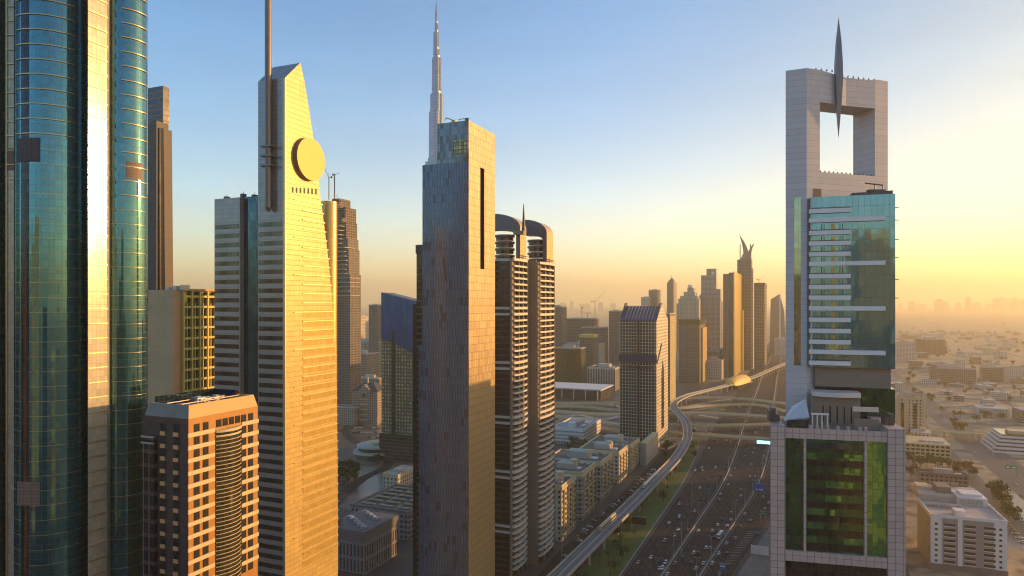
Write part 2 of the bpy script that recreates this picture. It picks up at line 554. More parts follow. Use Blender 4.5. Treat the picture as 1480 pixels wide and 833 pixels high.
# ------------------------------------------------------------------ ground, roads, verges
def ground_mat():
    k = NT('ground')
    tc = k.n('ShaderNodeTexCoord').outputs['Object']
    a = k.noise(0.004, 6.0, tc)
    b = k.noise(0.05, 4.0, tc)
    c = k.mix(a, (0.26, 0.21, 0.14), (0.45, 0.36, 0.23))
    sp = k.n('ShaderNodeMapRange')
    k.put(sp.inputs[0], b)
    sp.inputs[1].default_value = 0.48
    sp.inputs[2].default_value = 0.62
    c = k.mix(sp.outputs[0], c, (0.13, 0.11, 0.085))
    k.col(c)
    k.val('Roughness', 0.95)
    return k.m

def asphalt_mat(name, col, rough=0.72, wear=0.0):
    k = NT(name)
    a = k.noise(0.03, 5.0)
    b = k.noise(0.6, 3.0)
    c = k.mix(a, [x * 0.75 for x in col], [x * 1.3 for x in col])
    c = k.mix(k.math('MULTIPLY', b, 0.5), c, [x * 0.7 for x in col])
    # wear drawn out along the lanes, and a few repaired patches
    mp_ = k.n('ShaderNodeMapping')
    mp_.inputs['Rotation'].default_value = (0, 0, TH * 0.62)
    mp_.inputs['Scale'].default_value = (0.55, 0.012, 1)
    k.put(mp_.inputs['Vector'], k.n('ShaderNodeTexCoord').outputs['Object'])
    st = k.noise(1.0, 3.0, mp_.outputs[0])
    sr = k.n('ShaderNodeMapRange')
    k.put(sr.inputs[0], st)
    sr.inputs[1].default_value, sr.inputs[2].default_value = 0.42, 0.68
    c = k.mix(k.math('MULTIPLY', sr.outputs[0], wear), c, [x * 1.8 for x in col])
    k.val('Specular IOR Level', 0.25 if wear else 0.5)
    k.col(c)
    k.val('Roughness', rough)
    return k.m

M['ground'] = ground_mat()
M['asphalt'] = asphalt_mat('asphalt', (0.030, 0.026, 0.023), 0.9, 1.0)
M['asphalt_pale'] = asphalt_mat('asphalt_pale', (0.13, 0.105, 0.08), 0.27)
M['pale_deck'] = asphalt_mat('pale_deck', (0.36, 0.29, 0.19), 0.35)
M['paving'] = clad('paving', (0.26, 0.22, 0.18), 2.0, 2.0, 0.08, (0.2, 0.17, 0.14), 0.9, 0.0, 0.15)
M['line_paint'] = plain('line_paint', (0.25, 0.24, 0.21), 0.7, 0.0, 0.1)
def grass_mat():
    k = NT('grass')
    f = k.noise(0.08, 5.0)
    k.col(k.mix(f, (0.05, 0.095, 0.014), (0.15, 0.19, 0.03)))
    k.val('Roughness', 0.9)
    return k.m
M['grass'] = grass_mat()

def crom(pts, n=8):
    out = []
    p = [Vector(q) for q in pts]
    p = [p[0] * 2 - p[1]] + p + [p[-1] * 2 - p[-2]]
    for i in range(1, len(p) - 2):
        for j in range(n):
            t = j / n
            a, b, c, d = p[i - 1], p[i], p[i + 1], p[i + 2]
            out.append(0.5 * ((2 * b) + (c - a) * t + (2 * a - 5 * b + 4 * c - d) * t * t + (3 * b - a - 3 * c + d) * t ** 3))
    out.append(p[-2])
    return out

def side(pts):
    out = []
    for i in range(len(pts)):
        a, b = pts[max(0, i - 1)], pts[min(len(pts) - 1, i + 1)]
        d = (b - a)
        out.append(Vector((d.y, -d.x, 0)).normalized())      # to the right of the way
    return out

def strip_between(mb, L, Rr, z, m=0):
    for i in range(len(L) - 1):
        mb.face([(Rr[i].x, Rr[i].y, z), (Rr[i + 1].x, Rr[i + 1].y, z), (L[i + 1].x, L[i + 1].y, z), (L[i].x, L[i].y, z)], None, m)

def ribbon(mb, pts, w, z=None, off=0.0, m=0):
    s = side(pts)
    for i in range(len(pts) - 1):
        a0, a1 = pts[i] + s[i] * (off - w / 2), pts[i] + s[i] * (off + w / 2)
        b0, b1 = pts[i + 1] + s[i + 1] * (off - w / 2), pts[i + 1] + s[i + 1] * (off + w / 2)
        za, zb = (z, z) if z is not None else (pts[i].z, pts[i + 1].z)
        mb.face([(a0.x, a0.y, za), (a1.x, a1.y, za), (b1.x, b1.y, zb), (b0.x, b0.y, zb)], None, m)

def wallstrip(mb, pts, off, w, z0, z1, m=0):
    # a low wall along the way at OFF metres to its right, between heights z0 and z1 above the way
    s = side(pts)
    for i in range(len(pts) - 1):
        q = []
        for p, sd in ((pts[i], s[i]), (pts[i + 1], s[i + 1])):
            q.append((p + sd * (off - w / 2), p + sd * (off + w / 2), p.z))
        (a0, a1, za), (b0, b1, zb) = q
        A = [(a0.x, a0.y, za + z0), (a1.x, a1.y, za + z0), (a1.x, a1.y, za + z1), (a0.x, a0.y, za + z1)]
        B = [(b0.x, b0.y, zb + z0), (b1.x, b1.y, zb + z0), (b1.x, b1.y, zb + z1), (b0.x, b0.y, zb + z1)]
        mb.face([A[1], B[1], B[2], A[2]], None, m)
        mb.face([B[0], A[0], A[3], B[3]], None, m)
        mb.face([A[3], A[2], B[2], B[3]], None, m)
        mb.face([A[1], A[0], B[0], B[1]], None, m)
        if i == 0:
            mb.face(A, None, m)
        if i == len(pts) - 2:
            mb.face(list(reversed(B)), None, m)

def uvp(u, v, z=0.0):
    return Vector((u * math.cos(TH) + v * math.sin(TH), -u * math.sin(TH) + v * math.cos(TH), z))

g = MB()
g.face([(-30000, -30000, 0), (30000, -30000, 0), (30000, 30000, 0), (-30000, 30000, 0)])
kind(g.build('ground', M['ground']), 'structure')

mb = MB()
mb.face([uvp(-420, -1500, .005), uvp(60, -1500, .005), uvp(60, 860, .005), uvp(-420, 860, .005)])
kind(mb.build('city_paving', asphalt_mat('city_paving', (0.07, 0.061, 0.052))), 'structure')
eL = crom([G(800, 1010), G(850, 905), G(899, 831), G(945, 765), G(991, 698), G(1013, 655), G(1036, 610), G(1060, 575), G(1085, 535), G(1108, 500), G(1130, 470)])
eR = crom([G(950, 1010), G(1015, 905), G(1062, 831), G(1100, 772), G(1140, 705), G(1152, 655), G(1150, 610), G(1145, 575), G(1143, 535), G(1146, 500), G(1150, 470)])
mb = MB()
strip_between(mb, eL, eR, 0.02)
kind(mb.build('motorway', M['asphalt']), 'structure')

def lane(t):
    return [a.lerp(b, t) for a, b in zip(eL, eR)]
def at_len(pts, step, start=0.0):
    # points every STEP metres with their heading
    out, acc, nxt = [], 0.0, start
    for i in range(len(pts) - 1):
        d = (pts[i + 1] - pts[i])
        L = d.length
        while nxt <= acc + L and L > 0:
            out.append((pts[i] + d * ((nxt - acc) / L), d.normalized()))
            nxt += step
        acc += L
    return out
def quad_on(mb, c, d, l, w, z, m=0):
    s = Vector((d.y, -d.x, 0))
    a = c - d * l / 2 - s * w / 2
    b = c - d * l / 2 + s * w / 2
    e = c + d * l / 2 + s * w / 2
    f = c + d * l / 2 - s * w / 2
    mb.face([(p.x, p.y, z) for p in (a, b, e, f)], None, m)

mk = MB()
DIV1, DIV2 = 0.36, 0.70                                  # the two dividers between the carriageways
for t in (0.06, 0.13, 0.20, 0.27, 0.42, 0.48, 0.54, 0.60, 0.66, 0.76, 0.82, 0.88, 0.94):
    for c, d in at_len(lane(t), 14.0, 3.0):
        if c.y < 1500:
            quad_on(mk, c, d, 4.0, 0.2, 0.03)
for t in (0.012, 0.335, 0.385, 0.675, 0.725, 0.985):
    ribbon(mk, lane(t), 0.3, 0.03)
kind(mk.build('lane_markings', M['line_paint']), 'structure')
hz = MB()                                                # the hatched strip beside the slip road
for i in range(14):
    c = G(1052, 815).lerp(G(1088, 768), i / 13)
    quad_on(hz, c, Vector((math.cos(0.1), math.sin(0.1), 0)), 7.0, 0.9, 0.034)
kind(hz.build('hatched_markings', M['line_paint']), 'structure')

for t, lab in ((DIV1, 'low concrete divider between the main lanes and the left carriageway'), (DIV2, 'low concrete divider along the right side of the main lanes')):
    p = [q for q in lane(t) if q.y < 2200]
    mb = MB()
    wallstrip(mb, p, 0.0, 1.5, 0.024, 0.16, 0)
    wallstrip(mb, p, 0.0, 0.5, 0.163, 1.0, 1)
    o = mb.build('road_divider', [M['dark_concrete'], M['concrete']])
    tag(o, lab, 'barrier', 'dividers on the motorway')

# verge between the viaduct and the motorway, service road with parked cars, plaza beside the podium
vL = crom([G(700, 1010), G(775, 905), G(832, 840), G(880, 780), G(925, 725), G(960, 685), G(985, 655), G(990, 625), G(984, 604)])
vR = crom([G(797, 1010), G(847, 905), G(896, 831), G(941, 765), G(986, 698), G(1006, 655), G(1008, 630), G(996, 606), G(988, 603)])
mb = MB()
strip_between(mb, vL, vR, 0.03)
mb2 = MB()
wallstrip(mb2, [Vector((p.x, p.y, 0)) for p in vR], 0.3, 0.5, 0.0, 0.14)
kind(mb.build('grass_verge', M['grass']), 'structure')
kind(mb2.build('kerb', M['concrete']), 'structure')
sL = crom([G(690, 905), G(760, 850), G(805, 800), G(845, 765), G(885, 728), G(915, 696), G(945, 668), G(962, 648)])
sR = crom([G(770, 905), G(826, 836), G(872, 780), G(916, 727), G(950, 688), G(975, 660), G(982, 640), G(984, 628)])
mb = MB()
strip_between(mb, sL, sR, 0.012)
kind(mb.build('service_road', M['asphalt']), 'structure')
mb = MB()
mb.face([G(1066, 831, 0.026), G(1180, 905, 0.026), G(1240, 860, 0.026), G(1170, 740, 0.026), G(1116, 756, 0.026)])
kind(mb.build('plaza', M['paving']), 'structure')
# streets of the blocks on the left
mb = MB()
mb.face([G(420, 720, .01), G(620, 760, .01), G(640, 600, .01), G(470, 590, .01)])
kind(mb.build('street', M['asphalt_pale']), 'structure')
mb = MB()
ribbon(mb, crom([G(470, 740, 0), G(520, 695, 0), G(560, 672, 0), G(548, 648, 0), G(515, 640, 0), G(500, 622, 0), G(520, 606, 0), G(560, 600, 0)]), 11, 0.02)
ribbon(mb, crom([G(380, 640, 0), G(480, 625, 0), G(540, 608, 0), G(620, 596, 0), G(760, 588, 0)]), 14, 0.016)
kind(mb.build('side_street', M['asphalt']), 'structure')
# the road on the right
rr = [uvp(188, v) for v in (250, 420, 560, 700, 900, 1200, 1600, 2200, 3000, 4500)]
mb = MB()
ribbon(mb, rr, 36, 0.02, 0.0, 0)
ribbon(mb, [uvp(147, v) for v in (560, 800, 1200)], 15, 0.014)
kind(mb.build('desert_road', asphalt_mat('desert_asphalt', (0.07, 0.06, 0.05), 0.6)), 'structure')
mk = MB()
for off in (-14.5, -10.8, -7.1, 3.6, 7.3, 11.0, 14.7):
    for c, d in at_len(rr, 14.0):
        if c.y < 1300:
            quad_on(mk, c + Vector((math.cos(TH), -math.sin(TH), 0)) * off, d, 5.0, 0.25, 0.03)
for off in (-17.6, -2.6, 2.2, 17.6):
    ribbon(mk, [p + Vector((math.cos(TH), -math.sin(TH), 0)) * off for p in rr], 0.35, 0.03)
kind(mk.build('desert_road_markings', M['line_paint']), 'structure')
mb = MB()
mb.face([uvp(120, 560, .012), uvp(170, 560, .012), uvp(170, 720, .012), uvp(118, 720, .012)])
kind(mb.build('car_park', M['asphalt_pale']), 'structure')
mb = MB()
mb.face([uvp(212, 430, .012), uvp(330, 430, .012), uvp(330, 520, .012), uvp(212, 520, .012)])
kind(mb.build('lawn', M['grass']), 'structure')
# loop and slip roads of the interchange
mb = MB()
ribbon(mb, crom([G(800, 612), G(830, 600), G(872, 606), G(900, 598), G(890, 586), G(840, 584), G(800, 588)]), 9, 0.016)
ribbon(mb, crom([G(985, 592), G(1010, 584), G(1050, 578), G(1085, 579), G(1110, 588), G(1104, 604), G(1060, 607), G(1010, 600)]), 9, 0.016)
ribbon(mb, crom([G(1120, 640), G(1095, 616), G(1060, 596), G(1030, 590), G(1000, 594)]), 8, 0.018)
ribbon(mb, crom([G(960, 650), G(1000, 632), G(1050, 622), G(1100, 612), G(1150, 590)]), 8, 0.014)
kind(mb.build('slip_road', M['pale_deck']), 'structure')
mb = MB()
for q in ([(1008, 588), (1050, 583), (1082, 586), (1075, 592), (1030, 594)], [(1020, 612), (1075, 611), (1105, 622), (1060, 626)], [(812, 598), (845, 590), (880, 594), (860, 602)]):
    mb.face([G(a, b, 0.011) for a, b in reversed(q)])
kind(mb.build('interchange_lawn', M['grass']), 'structure')
mb = MB()
mb.face([uvp(-700, 860.5, .004), uvp(60, 860.5, .004), uvp(90, 1500, .004), uvp(-700, 1500, .004)])
kind(mb.build('interchange_ground', asphalt_mat('interchange_ground', (0.085, 0.065, 0.042), 0.6)), 'structure')
mb = MB()
rs = random.Random(8)
for i in range(9):
    v = 700 * (1.26 ** i)
    ribbon(mb, crom([uvp(206, v), uvp(700, v + rs.uniform(-60, 60)), uvp(1500, v + rs.uniform(-90, 90)), uvp(2600, v + rs.uniform(-120, 120))]), 11, 0.014 + i * .0003)
for u in (300, 430, 600, 840, 1150, 1600):
    ribbon(mb, crom([uvp(u, 620), uvp(u + rs.uniform(-30, 30), 1500), uvp(u + rs.uniform(-40, 40), 4600)]), 10, 0.018 + u * 1e-6)
kind(mb.build('district_street', asphalt_mat('street_asphalt', (0.09, 0.075, 0.06), 0.7)), 'structure')

# ------------------------------------------------------------------ bridges of the interchange
def bridge(label, pix, z, w, pierstep=36.0):
    pts = crom([G(a, b, z) for a, b in pix], 6)
    t = thing('overpass', label, 'overpass', (0, 0, 0), 0, 'overpasses of the interchange')
    d = MB()
    wallstrip(d, pts, 0.0, w, -1.3, 0.0)
    d.build('deck', M['cream_band'], t)
    r = MB()
    ribbon(r, [p + Vector((0, 0, 0.01)) for p in pts], w - 1.4)
    r.build('road_surface', M['pale_deck'], t)
    for s in (-1, 1):
        q = MB()
        wallstrip(q, pts, s * (w / 2 - 0.25), 0.4, 0.003, 1.1)
        q.build('parapet', M['cream_band'], t)
    for c, dd in at_len(pts, pierstep, 12.0):
        q = MB()
        q.cyl(0, 0, 0.9, 0, z - 1.3, 10)
        q.build('pier', M['concrete'], t, (c.x, c.y, 0))
    return t
bridge('farthest overpass, a thin pale band just this side of the golden station', [(780, 583), (900, 582), (1000, 575), (1070, 576), (1150, 585)], 6.5, 12)
bridge('broad overpass crossing behind the grid tower above the dark loops', [(780, 593), (880, 599), (1000, 597), (1060, 599), (1150, 605)], 7.5, 16)
bridge('overpass bending down to the right towards the tiled podium', [(790, 600), (880, 611), (950, 622), (1040, 630), (1150, 637)], 7.0, 13)
bridge('sunlit overpass meeting the bend of the viaduct', [(970, 614), (1040, 615), (1150, 612)], 7.0, 11)
t_br = bridge('narrow ramp sweeping behind the grid tower beneath the broad overpass', [(780, 588), (840, 588), (900, 593), (980, 590), (1030, 586), (1090, 585), (1135, 594)], 5.0, 9)
bridge('lowest ramp of the interchange, curving from the white parking block towards the viaduct', [(780, 612), (830, 614), (890, 622), (960, 634), (1010, 634)], 5.5, 9)
bridge('plain overpass across the desert road beside the pale slotted office', [(1300, 618), (1345, 622), (1400, 626), (1450, 629), (1560, 634)], 7.5, 15)

# ------------------------------------------------------------------ metro viaduct and station
DZ = 12.0
mp = crom([G(700, 940, DZ), G(808.7, 831.7, DZ), G(860, 781, DZ), G(912, 730, DZ), G(949, 692, DZ), G(976, 664, DZ), G(991, 640, DZ), G(994, 625, DZ), G(990, 609, DZ), G(982, 600, DZ),
           G(974.5, 591, DZ), G(974.0, 584, DZ), G(982, 577.5, DZ), G(997, 571, DZ), G(1023, 564.5, DZ), G(1047, 558.5, DZ), G(1067, 552, DZ), G(1089, 545.5, DZ), G(1120, 532, DZ), G(1140, 524, DZ), G(1160, 516, DZ)], 6)
via = thing('metro_viaduct', 'raised metro viaduct on single piers, snaking beside the motorway', 'viaduct')
d = MB()
wallstrip(d, mp, 0, 9.6, -0.9, 0.0)
wallstrip(d, mp, 0, 5.0, -2.2, -0.903)
d.build('deck', M['dark_concrete'], via)
for s in (-1, 1):
    q = MB()
    wallstrip(q, mp, s * 4.9, 0.5, -0.6, 1.4)
    q.build('parapet', M['concrete'], via)
q = MB()
wallstrip(q, mp, 0, 1.0, 0.003, 0.5)
q.build('walkway', M['concrete'], via)
for o_ in (-3.1, -1.5, 1.5, 3.1):
    q = MB()
    wallstrip(q, mp, o_, 0.18, 0.003, 0.2)
    q.build('rail', M['metal'], via)
pm = MB()
pm.cyl(0, 0, 0.95, 0, DZ - 3.6, 12)
pm.taper([(-1, -1), (1, -1), (1, 1), (-1, 1)], DZ - 3.6, [(-2.4, -1.2), (2.4, -1.2), (2.4, 1.2), (-2.4, 1.2)], DZ - 2.2)
pm = pm.mesh('pier', M['concrete'])
for c, dd in at_len(mp, 31.0, 20.0):
    if c.y < 1900:
        inst(pm, 'pier', via, (c.x, c.y, 0), math.atan2(dd.y, dd.x) - math.pi / 2)

tr = at_len(mp, 1.0)
def near_i(pt):
    return min(range(len(tr)), key=lambda i: (tr[i][0] - pt).length)
def train(label, i0, ncar, off, body, band):
    t = thing('metro_train', label, 'train', (0, 0, 0), 0, 'trains on the viaduct')
    for k in range(ncar):
        c, dd = tr[i0 + int(k * 17.5)]
        s = Vector((dd.y, -dd.x, 0))
        c = c + s * off
        e = MB()
        hw, hl = 1.3, 8.4
        pr = [(-hw, 0.75), (hw, 0.75), (hw, 3.1), (hw - 0.5, 3.8), (-hw + 0.5, 3.8), (-hw, 3.1)]
        e.exty(pr, -hl, hl)
        a = math.atan2(dd.y, dd.x) - math.pi / 2
        o = e.build('carriage', body, t, c)
        o.rotation_euler = (0, 0, a)
        w_ = MB()
        for sx in (-1, 1):
            w_.box(min(sx * hw, sx * (hw + 0.02)), max(sx * hw, sx * (hw + 0.02)), -hl + 0.6, hl - 0.6, 1.75, 2.75)
        w_.build('window_band', band, o)
        b_ = MB()
        for yy in (-hl + 1.5, hl - 2.7):
            b_.box(-1.0, 1.0, yy, yy + 1.2, 0.2, 0.75)
        b_.build('bogie', M['dark_metal'], o)
train('pale blue metro train standing on the straight of the viaduct', near_i(G(937, 704, DZ)), 3, -2.3, M['canopy'], M['band_glass'])
train('metro train with a gold flank near the dark billboard', near_i(G(876, 764, DZ)), 2, -2.3, M['cream_band'], M['band_glass'])

# station: a golden shell over the tracks
c, dd = tr[near_i(G(1067, 552, DZ))]
st = thing('metro_station', 'golden shell roofed metro station straddling the viaduct', 'station', (c.x, c.y, 0), -(math.atan2(dd.y, dd.x) - math.pi / 2))
sh = MB()
nu, nv = 20, 10
def shell(i, j, k=1.0):
    u = -1 + 2 * i / nu
    a = math.pi * j / nv
    w_ = math.sqrt(max(0.0, 1 - abs(u) ** 2.6)) * 0.75 + 0.25
    return (14.5 * k * w_ * math.cos(a), 55 * u, 9.5 + 15.5 * k * w_ * math.sin(a))
for i in range(nu):
    for j in range(nv):
        sh.face([shell(i, j), shell(i, j + 1), shell(i + 1, j + 1), shell(i + 1, j)])
        sh.face([shell(i, j, .96), shell(i + 1, j, .96), shell(i + 1, j + 1, .96), shell(i, j + 1, .96)])
sh.build('shell_roof', M['disc_face'], st, weld=True)
q = MB()
q.box(-13.5, 13.5, -48, 48, 9.0, 9.6)
q.build('platform', M['concrete'], st)
q = MB()
q.box(-9, 9, -30, 30, 0, 9.0)
q.build('concourse', M['bay_glass'], st)

# ------------------------------------------------------------------ the glass tower on the left edge
Y0 = 184.0
def lx(px, Y):
    return (px - CX) / F * Y - (80 - CX) / F * Y0      # a sight line as local x at depth Y
T = thing('glass_tower', 'tall curved blue green glass tower with thin gold ledges, cut by the left edge', 'skyscraper', P(80, Y0))
TOP = 282.0
def ring(cx, cy_, r, a0, a1, z, t=0.35, h=0.22, n=14, name='ledge'):
    m = MB()
    m.arc(cx, cy_, r + t, a0, a1, z, z + h, n, t + 0.05)
    return m.build(name, M['gold_metal'], T)
sc_ = Y0 / 165.0
bB = (lx(79, Y0 + 8), 8.0, 8.3 * sc_)
bC = (lx(182, Y0 + 11), 11.0, 4.9 * sc_)
bA = (lx(-48, Y0 + 8), 8.0, 9.2 * sc_)
for (cx, cy_, r), nm in ((bB, 'glass_bay'), (bC, 'glass_bay'), (bA, 'glass_bay')):
    m = MB()
    m.arc(cx, cy_, r, -115, 115, 0, TOP, 40, 1.5)
    o = m.build(nm, M['teal_glass'], T, smooth=False)
m = MB()
m.box(lx(-40, Y0 + 10), lx(207, Y0 + 34), 9.5, 34, 0, TOP - 3, 0, 1)
m.build('core', [M['teal_glass'], M['roof']], T)
m = MB()
wA, wB = (lx(127, Y0 - 1.5), -1.5), (lx(154.5, Y0 + 3.6), 3.6)
m.prism([wA, wB, (wB[0] - 1.0, 10), (wA[0], 10)], 0, TOP + 2)
m.build('pale_strip', M['pale_glass'], T)
m = MB()
m.box(lx(9, Y0 + 5.5), lx(33, Y0 + 5.5), 5.5, 9.6, 0, TOP + 2)
m.build('pale_strip', M['pale_glass'], T)
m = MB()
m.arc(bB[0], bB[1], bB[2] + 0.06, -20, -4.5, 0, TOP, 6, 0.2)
m.build('reflection_strip', M['black_glass'], T)  # dark glass put in for the reflection of an unseen tower
for px0, px1, sgn in ((31.5, 33, 0), (9, 10.2, 0)):
    m = MB()
    m.box(lx(px0, Y0 + 5.3), lx(px1, Y0 + 5.3), 5.1, 5.6, 0, TOP + 2.2)
    m.build('mullion', M['gold_metal'], T)
fl = 21.4 / F * Y0
for k in range(-13, 12):
    z = ZZ(195, Y0) + k * fl
    if k >= 0:
        ring(bB[0], bB[1], bB[2], -32, 62, z)
    if k >= -4:
        ring(bC[0], bC[1], bC[2], 18, 95, z + 0.6)
for k in range(-30, 0):
    z = ZZ(195, Y0) + k * fl
    ring(bB[0], bB[1], bB[2], -70, 75, z, .05, .08, 18, 'glazing_bar')
    if k < -4:
        ring(bC[0], bC[1], bC[2], -60, 95, z + .6, .05, .08, 14, 'glazing_bar')
for k in range(-30, 12):
    z = ZZ(195, Y0) + k * fl + 0.9
    wd_ = Vector((wB[0] - wA[0], wB[1] - wA[1])).normalized()
    wn_ = Vector((wd_.y, -wd_.x)) * .3
    m = MB(); m.prism([(wA[0] + wn_.x, wA[1] + wn_.y), (wB[0] + wn_.x, wB[1] + wn_.y), wB, wA], z, z + .2); m.build('sill', M['gold_metal'], T)
    for px0, px1 in ((10.2, 31.5),):
        if px0 < 100 and not (-3 <= k):
            continue
        m = MB()
        m.box(lx(px0, Y0 + 5.2), lx(px1, Y0 + 5.2), 5.05, 5.5, z, z + 0.2)
        m.build('sill', M['gold_metal'], T)
m = MB(); m.arc(bB[0], bB[1], bB[2] + 0.25, -28, 13, ZZ(235, Y0), ZZ(201, Y0), 10, 0.35); m.build('louvre_panel', M['louvre'], T)
m = MB(); m.arc(bB[0], bB[1], bB[2] + 0.25, -28, 13, ZZ(729, Y0), ZZ(695, Y0), 10, 0.35); m.build('louvre_panel', M['louvre_brown'], T)
m = MB(); m.arc(bC[0], bC[1], bC[2] + 0.2, 30, 75, ZZ(252, Y0), ZZ(226, Y0), 8, 0.35); m.build('louvre_panel', M['louvre_brown'], T)
m = MB(); m.box(lx(10.3, Y0 + 5.3), lx(31.4, Y0 + 5.3), 5.2, 5.55, ZZ(240, Y0), ZZ(208, Y0)); m.build('louvre_panel', M['louvre_brown'], T)

# ------------------------------------------------------------------ brown tower behind it
Y0 = 420.0
T = thing('brown_tower', 'dark brown tower with a flat stone fin and slanted top, behind the glass tower', 'skyscraper', P(236, Y0 + 8), TH)
w = WN(236, Y0 + 8, 200)
m = MB(); zt = ZZ(124, Y0 + 8); m.prism([(-w, 0), (0, 0), (0, 4), (-w, 4)], 0, zt, 0, 1); m.build('rear_slab', [M['dark_bands'], M['roof']], T)
m = MB(); m.box(-6.2, 0.25, -0.4, 4.2, ZZ(176, Y0 + 8), zt - 1.0); m.build('banded_head', M['dark_bands'], T)
l0, l1 = -2.9, 4.9
m = MB()
zc = ZZ(176, Y0)
m.prism([(l0 - 1.2, -9), (l1, -9), (l1, -.5), (l0 - 1.2, -.5)], 0, zc, 0, 0)
m.build('stone_fin', M['brown_stone'], T)
m = MB()
m.taper([(l1 + 0.01, -7), (l1 + 3.4, -4), (l1 + 3.4, 2), (l1 + 0.01, 2)], 0, [(l1 + 0.01, -7), (l1 + 1.2, -5), (l1 + 1.2, 1), (l1 + 0.01, 1)], zc - 4)
m.build('flank', M['brown_stone'], T)
m = MB()
m.taper([(l1 + 0.4, -7.6), (l1 + 1.6, -7.6), (l1 + 1.6, -6.6), (l1 + 0.4, -6.6)], 0, [(l1 + 0.3, -7.6), (l1 + .8, -7.6), (l1 + .8, -6.6), (l1 + 0.3, -6.6)], zc - 4)
m.build('slot', M['black_glass'], T)

# ------------------------------------------------------------------ beige block with the yellow grid
Y0 = 330.0
T = thing('beige_block', 'plain beige block whose sunlit flank is a yellow framed grid of bays', 'office block', P(250, Y0), TH)
w = WN(250, Y0, 214)
L = LD(250, Y0, 330)
zr = ZZ(419, Y0)
m = MB(); m.prism([(-w, 0), (0, 0), (0, L), (-w, L)], 0, zr, 0, 1); m.build('wall', [M['beige_wall'], M['roof']], T)
y1 = LD(250, Y0, 263)
nb = 6
bw = (L - y1) / nb
m = MB(); m.box(0.003, 0.12, y1, L, 40, zr - 1.2); m.build('glass_front', M['olive_glass'], T)
fhs = [ZZ(p, Y0 + 10) for p in (421, 450, 470, 500, 518, 544, 560, 590, 620)]
for i in range(nb + 1):
    m = MB(); yy = y1 + i * bw; m.box(0.12, 1.6, yy - 0.45, yy + 0.45, 40, zr - 0.4); m.build('pillar', M['yellow_frame'], T)
    m = MB(); m.box(0.123, 0.8, yy + bw / 2 - 0.2, yy + bw / 2 + 0.2, 40, zr - 6.5); m.build('mullion', M['yellow_frame'], T) if i < nb else None
for k in range(16):
    z = zr - 3.0 - k * 5.1
    m = MB(); m.box(0.126, 1.3, y1, L, z - 0.7, z + 0.35); m.build('floor_band', M['yellow_frame'], T)
m = MB(); m.box(-0.5, 1.9, y1 - 0.6, L + .5, zr - 0.5, zr + 0.6); m.build('roof_frame', M['pale_orange'], T)
for i in range(3):
    m = MB(); m.box(-9 + i * 4.5, -7 + i * 4.5, 4, 8, zr, zr + 1.6 + i * 0.4); m.build('roof_unit', M['metal'], T)

# ------------------------------------------------------------------ striped brown block in the lower left
Y0 = 175.0
T = thing('striped_block', 'brown and cream striped office block with open plant deck on its roof, lower left', 'office block', P(272.5, Y0), TH)
L = LD(272.5, Y0, 372.5)
w = WN(272.5, Y0, 209)
FH = 18.45 / F * Y0
zt = ZZ(606, Y0)
m = MB(); m.prism([(-w, 0), (0, 0), (0, L), (-w, L)], 0, zt, 0, 1); m.build('wall', [M['orange_stone'], M['roof']], T)
m = MB(); m.prism([(-w - .003, -0.1), (-0.05, -0.1), (-0.05, 0.02), (-w - .003, 0.02)], 0, zt - .01); m.build('front_wall', M['shaded_stone'], T)
# sloping parapet: four leaning slabs round an open deck
zp = ZZ(587, Y0)
def lean(a, b, name, mm):
    # from corner a to corner b of the roof, leaning inwards
    q = MB()
    (ax, ay, ix, iy), (bx, by, jx, jy) = a, b
    out0, out1 = Vector((ax, ay, zt)), Vector((bx, by, zt))
    in0, in1 = Vector((ix, iy, zp)), Vector((jx, jy, zp))
    k0, k1 = Vector((ix + (ix - ax) * .6, iy + (iy - ay) * .6, zp)), Vector((jx + (jx - bx) * .6, jy + (jy - by) * .6, zp))
    b0, b1 = Vector((k0.x, k0.y, zt)), Vector((k1.x, k1.y, zt))
    q.face([out0, out1, in1, in0]); q.face([in0, in1, k1, k0]); q.face([k0, k1, b1, b0]); q.face([out0, in0, k0, b0]); q.face([in1, out1, b1, k1])
    q.build(name, mm, T)
c00, c10, c11, c01 = (-w, 0, -w + .8, .8), (0, 0, -.8, .8), (0, L, -.8, L - .8), (-w, L, -w + .8, L - .8)
lean(c00, c10, 'parapet', M['shaded_stone'])
lean(c10, c11, 'parapet', M['pale_orange'])
lean(c11, c01, 'parapet', M['pale_orange'])
lean(c01, c00, 'parapet', M['pale_orange'])
g0, g1 = L * .36, L * .73
wcols = [L * .105, L * .225, L * .775, L * .885]
topcols = wcols[:2] + [L * (.36 + .37 * (i + .5) / 4) for i in range(4)] + wcols[2:]
wm = MB(); wm.box(0, 0.10, -0.9, 0.9, 0, 2.0); wm = wm.mesh('window', M['window'])
lm_ = MB(); lm_.box(0, 0.22, -1.0, 1.0, 0, 0.12); lm_ = lm_.mesh('lintel', M['orange_stone'])
NF = 13
for k in range(NF + 1):
    z = zt - 1.6 - k * FH
    for y in (topcols if k == 0 else wcols):
        o = inst(wm, 'window', T, (0.003, y, z - 2.0))
    if k > 0:
        for a, b in ((-0.25, g0 - .3), (g1 + .3, L + .2)):
            m = MB(); m.box(0.0, 0.22, a, b, z + 0.12, z + 1.2); m.build('cream_band', M['cream_band'], T)
        m = MB(); m.box(-10.6, -0.0, -0.32, -0.1, z + 0.12, z + 1.2); m.build('stone_band', M['shaded_stone'], T)
    for x in (-4.0, -8.6):
        m = MB(); m.box(x - 1.0, x + 1.0, -0.22, -0.103, z - 2.1, z + 0.1); m.build('front_window', M['window'], T)
        if k > 0:
            m = MB(); m.box(x - .95, x + 0.75, -0.42, -0.32, z + 0.14, z + 1.18); m.build('reflection_block', M['gold_metal'], T)  # gold blocks stand in for reflections on the polished front stone
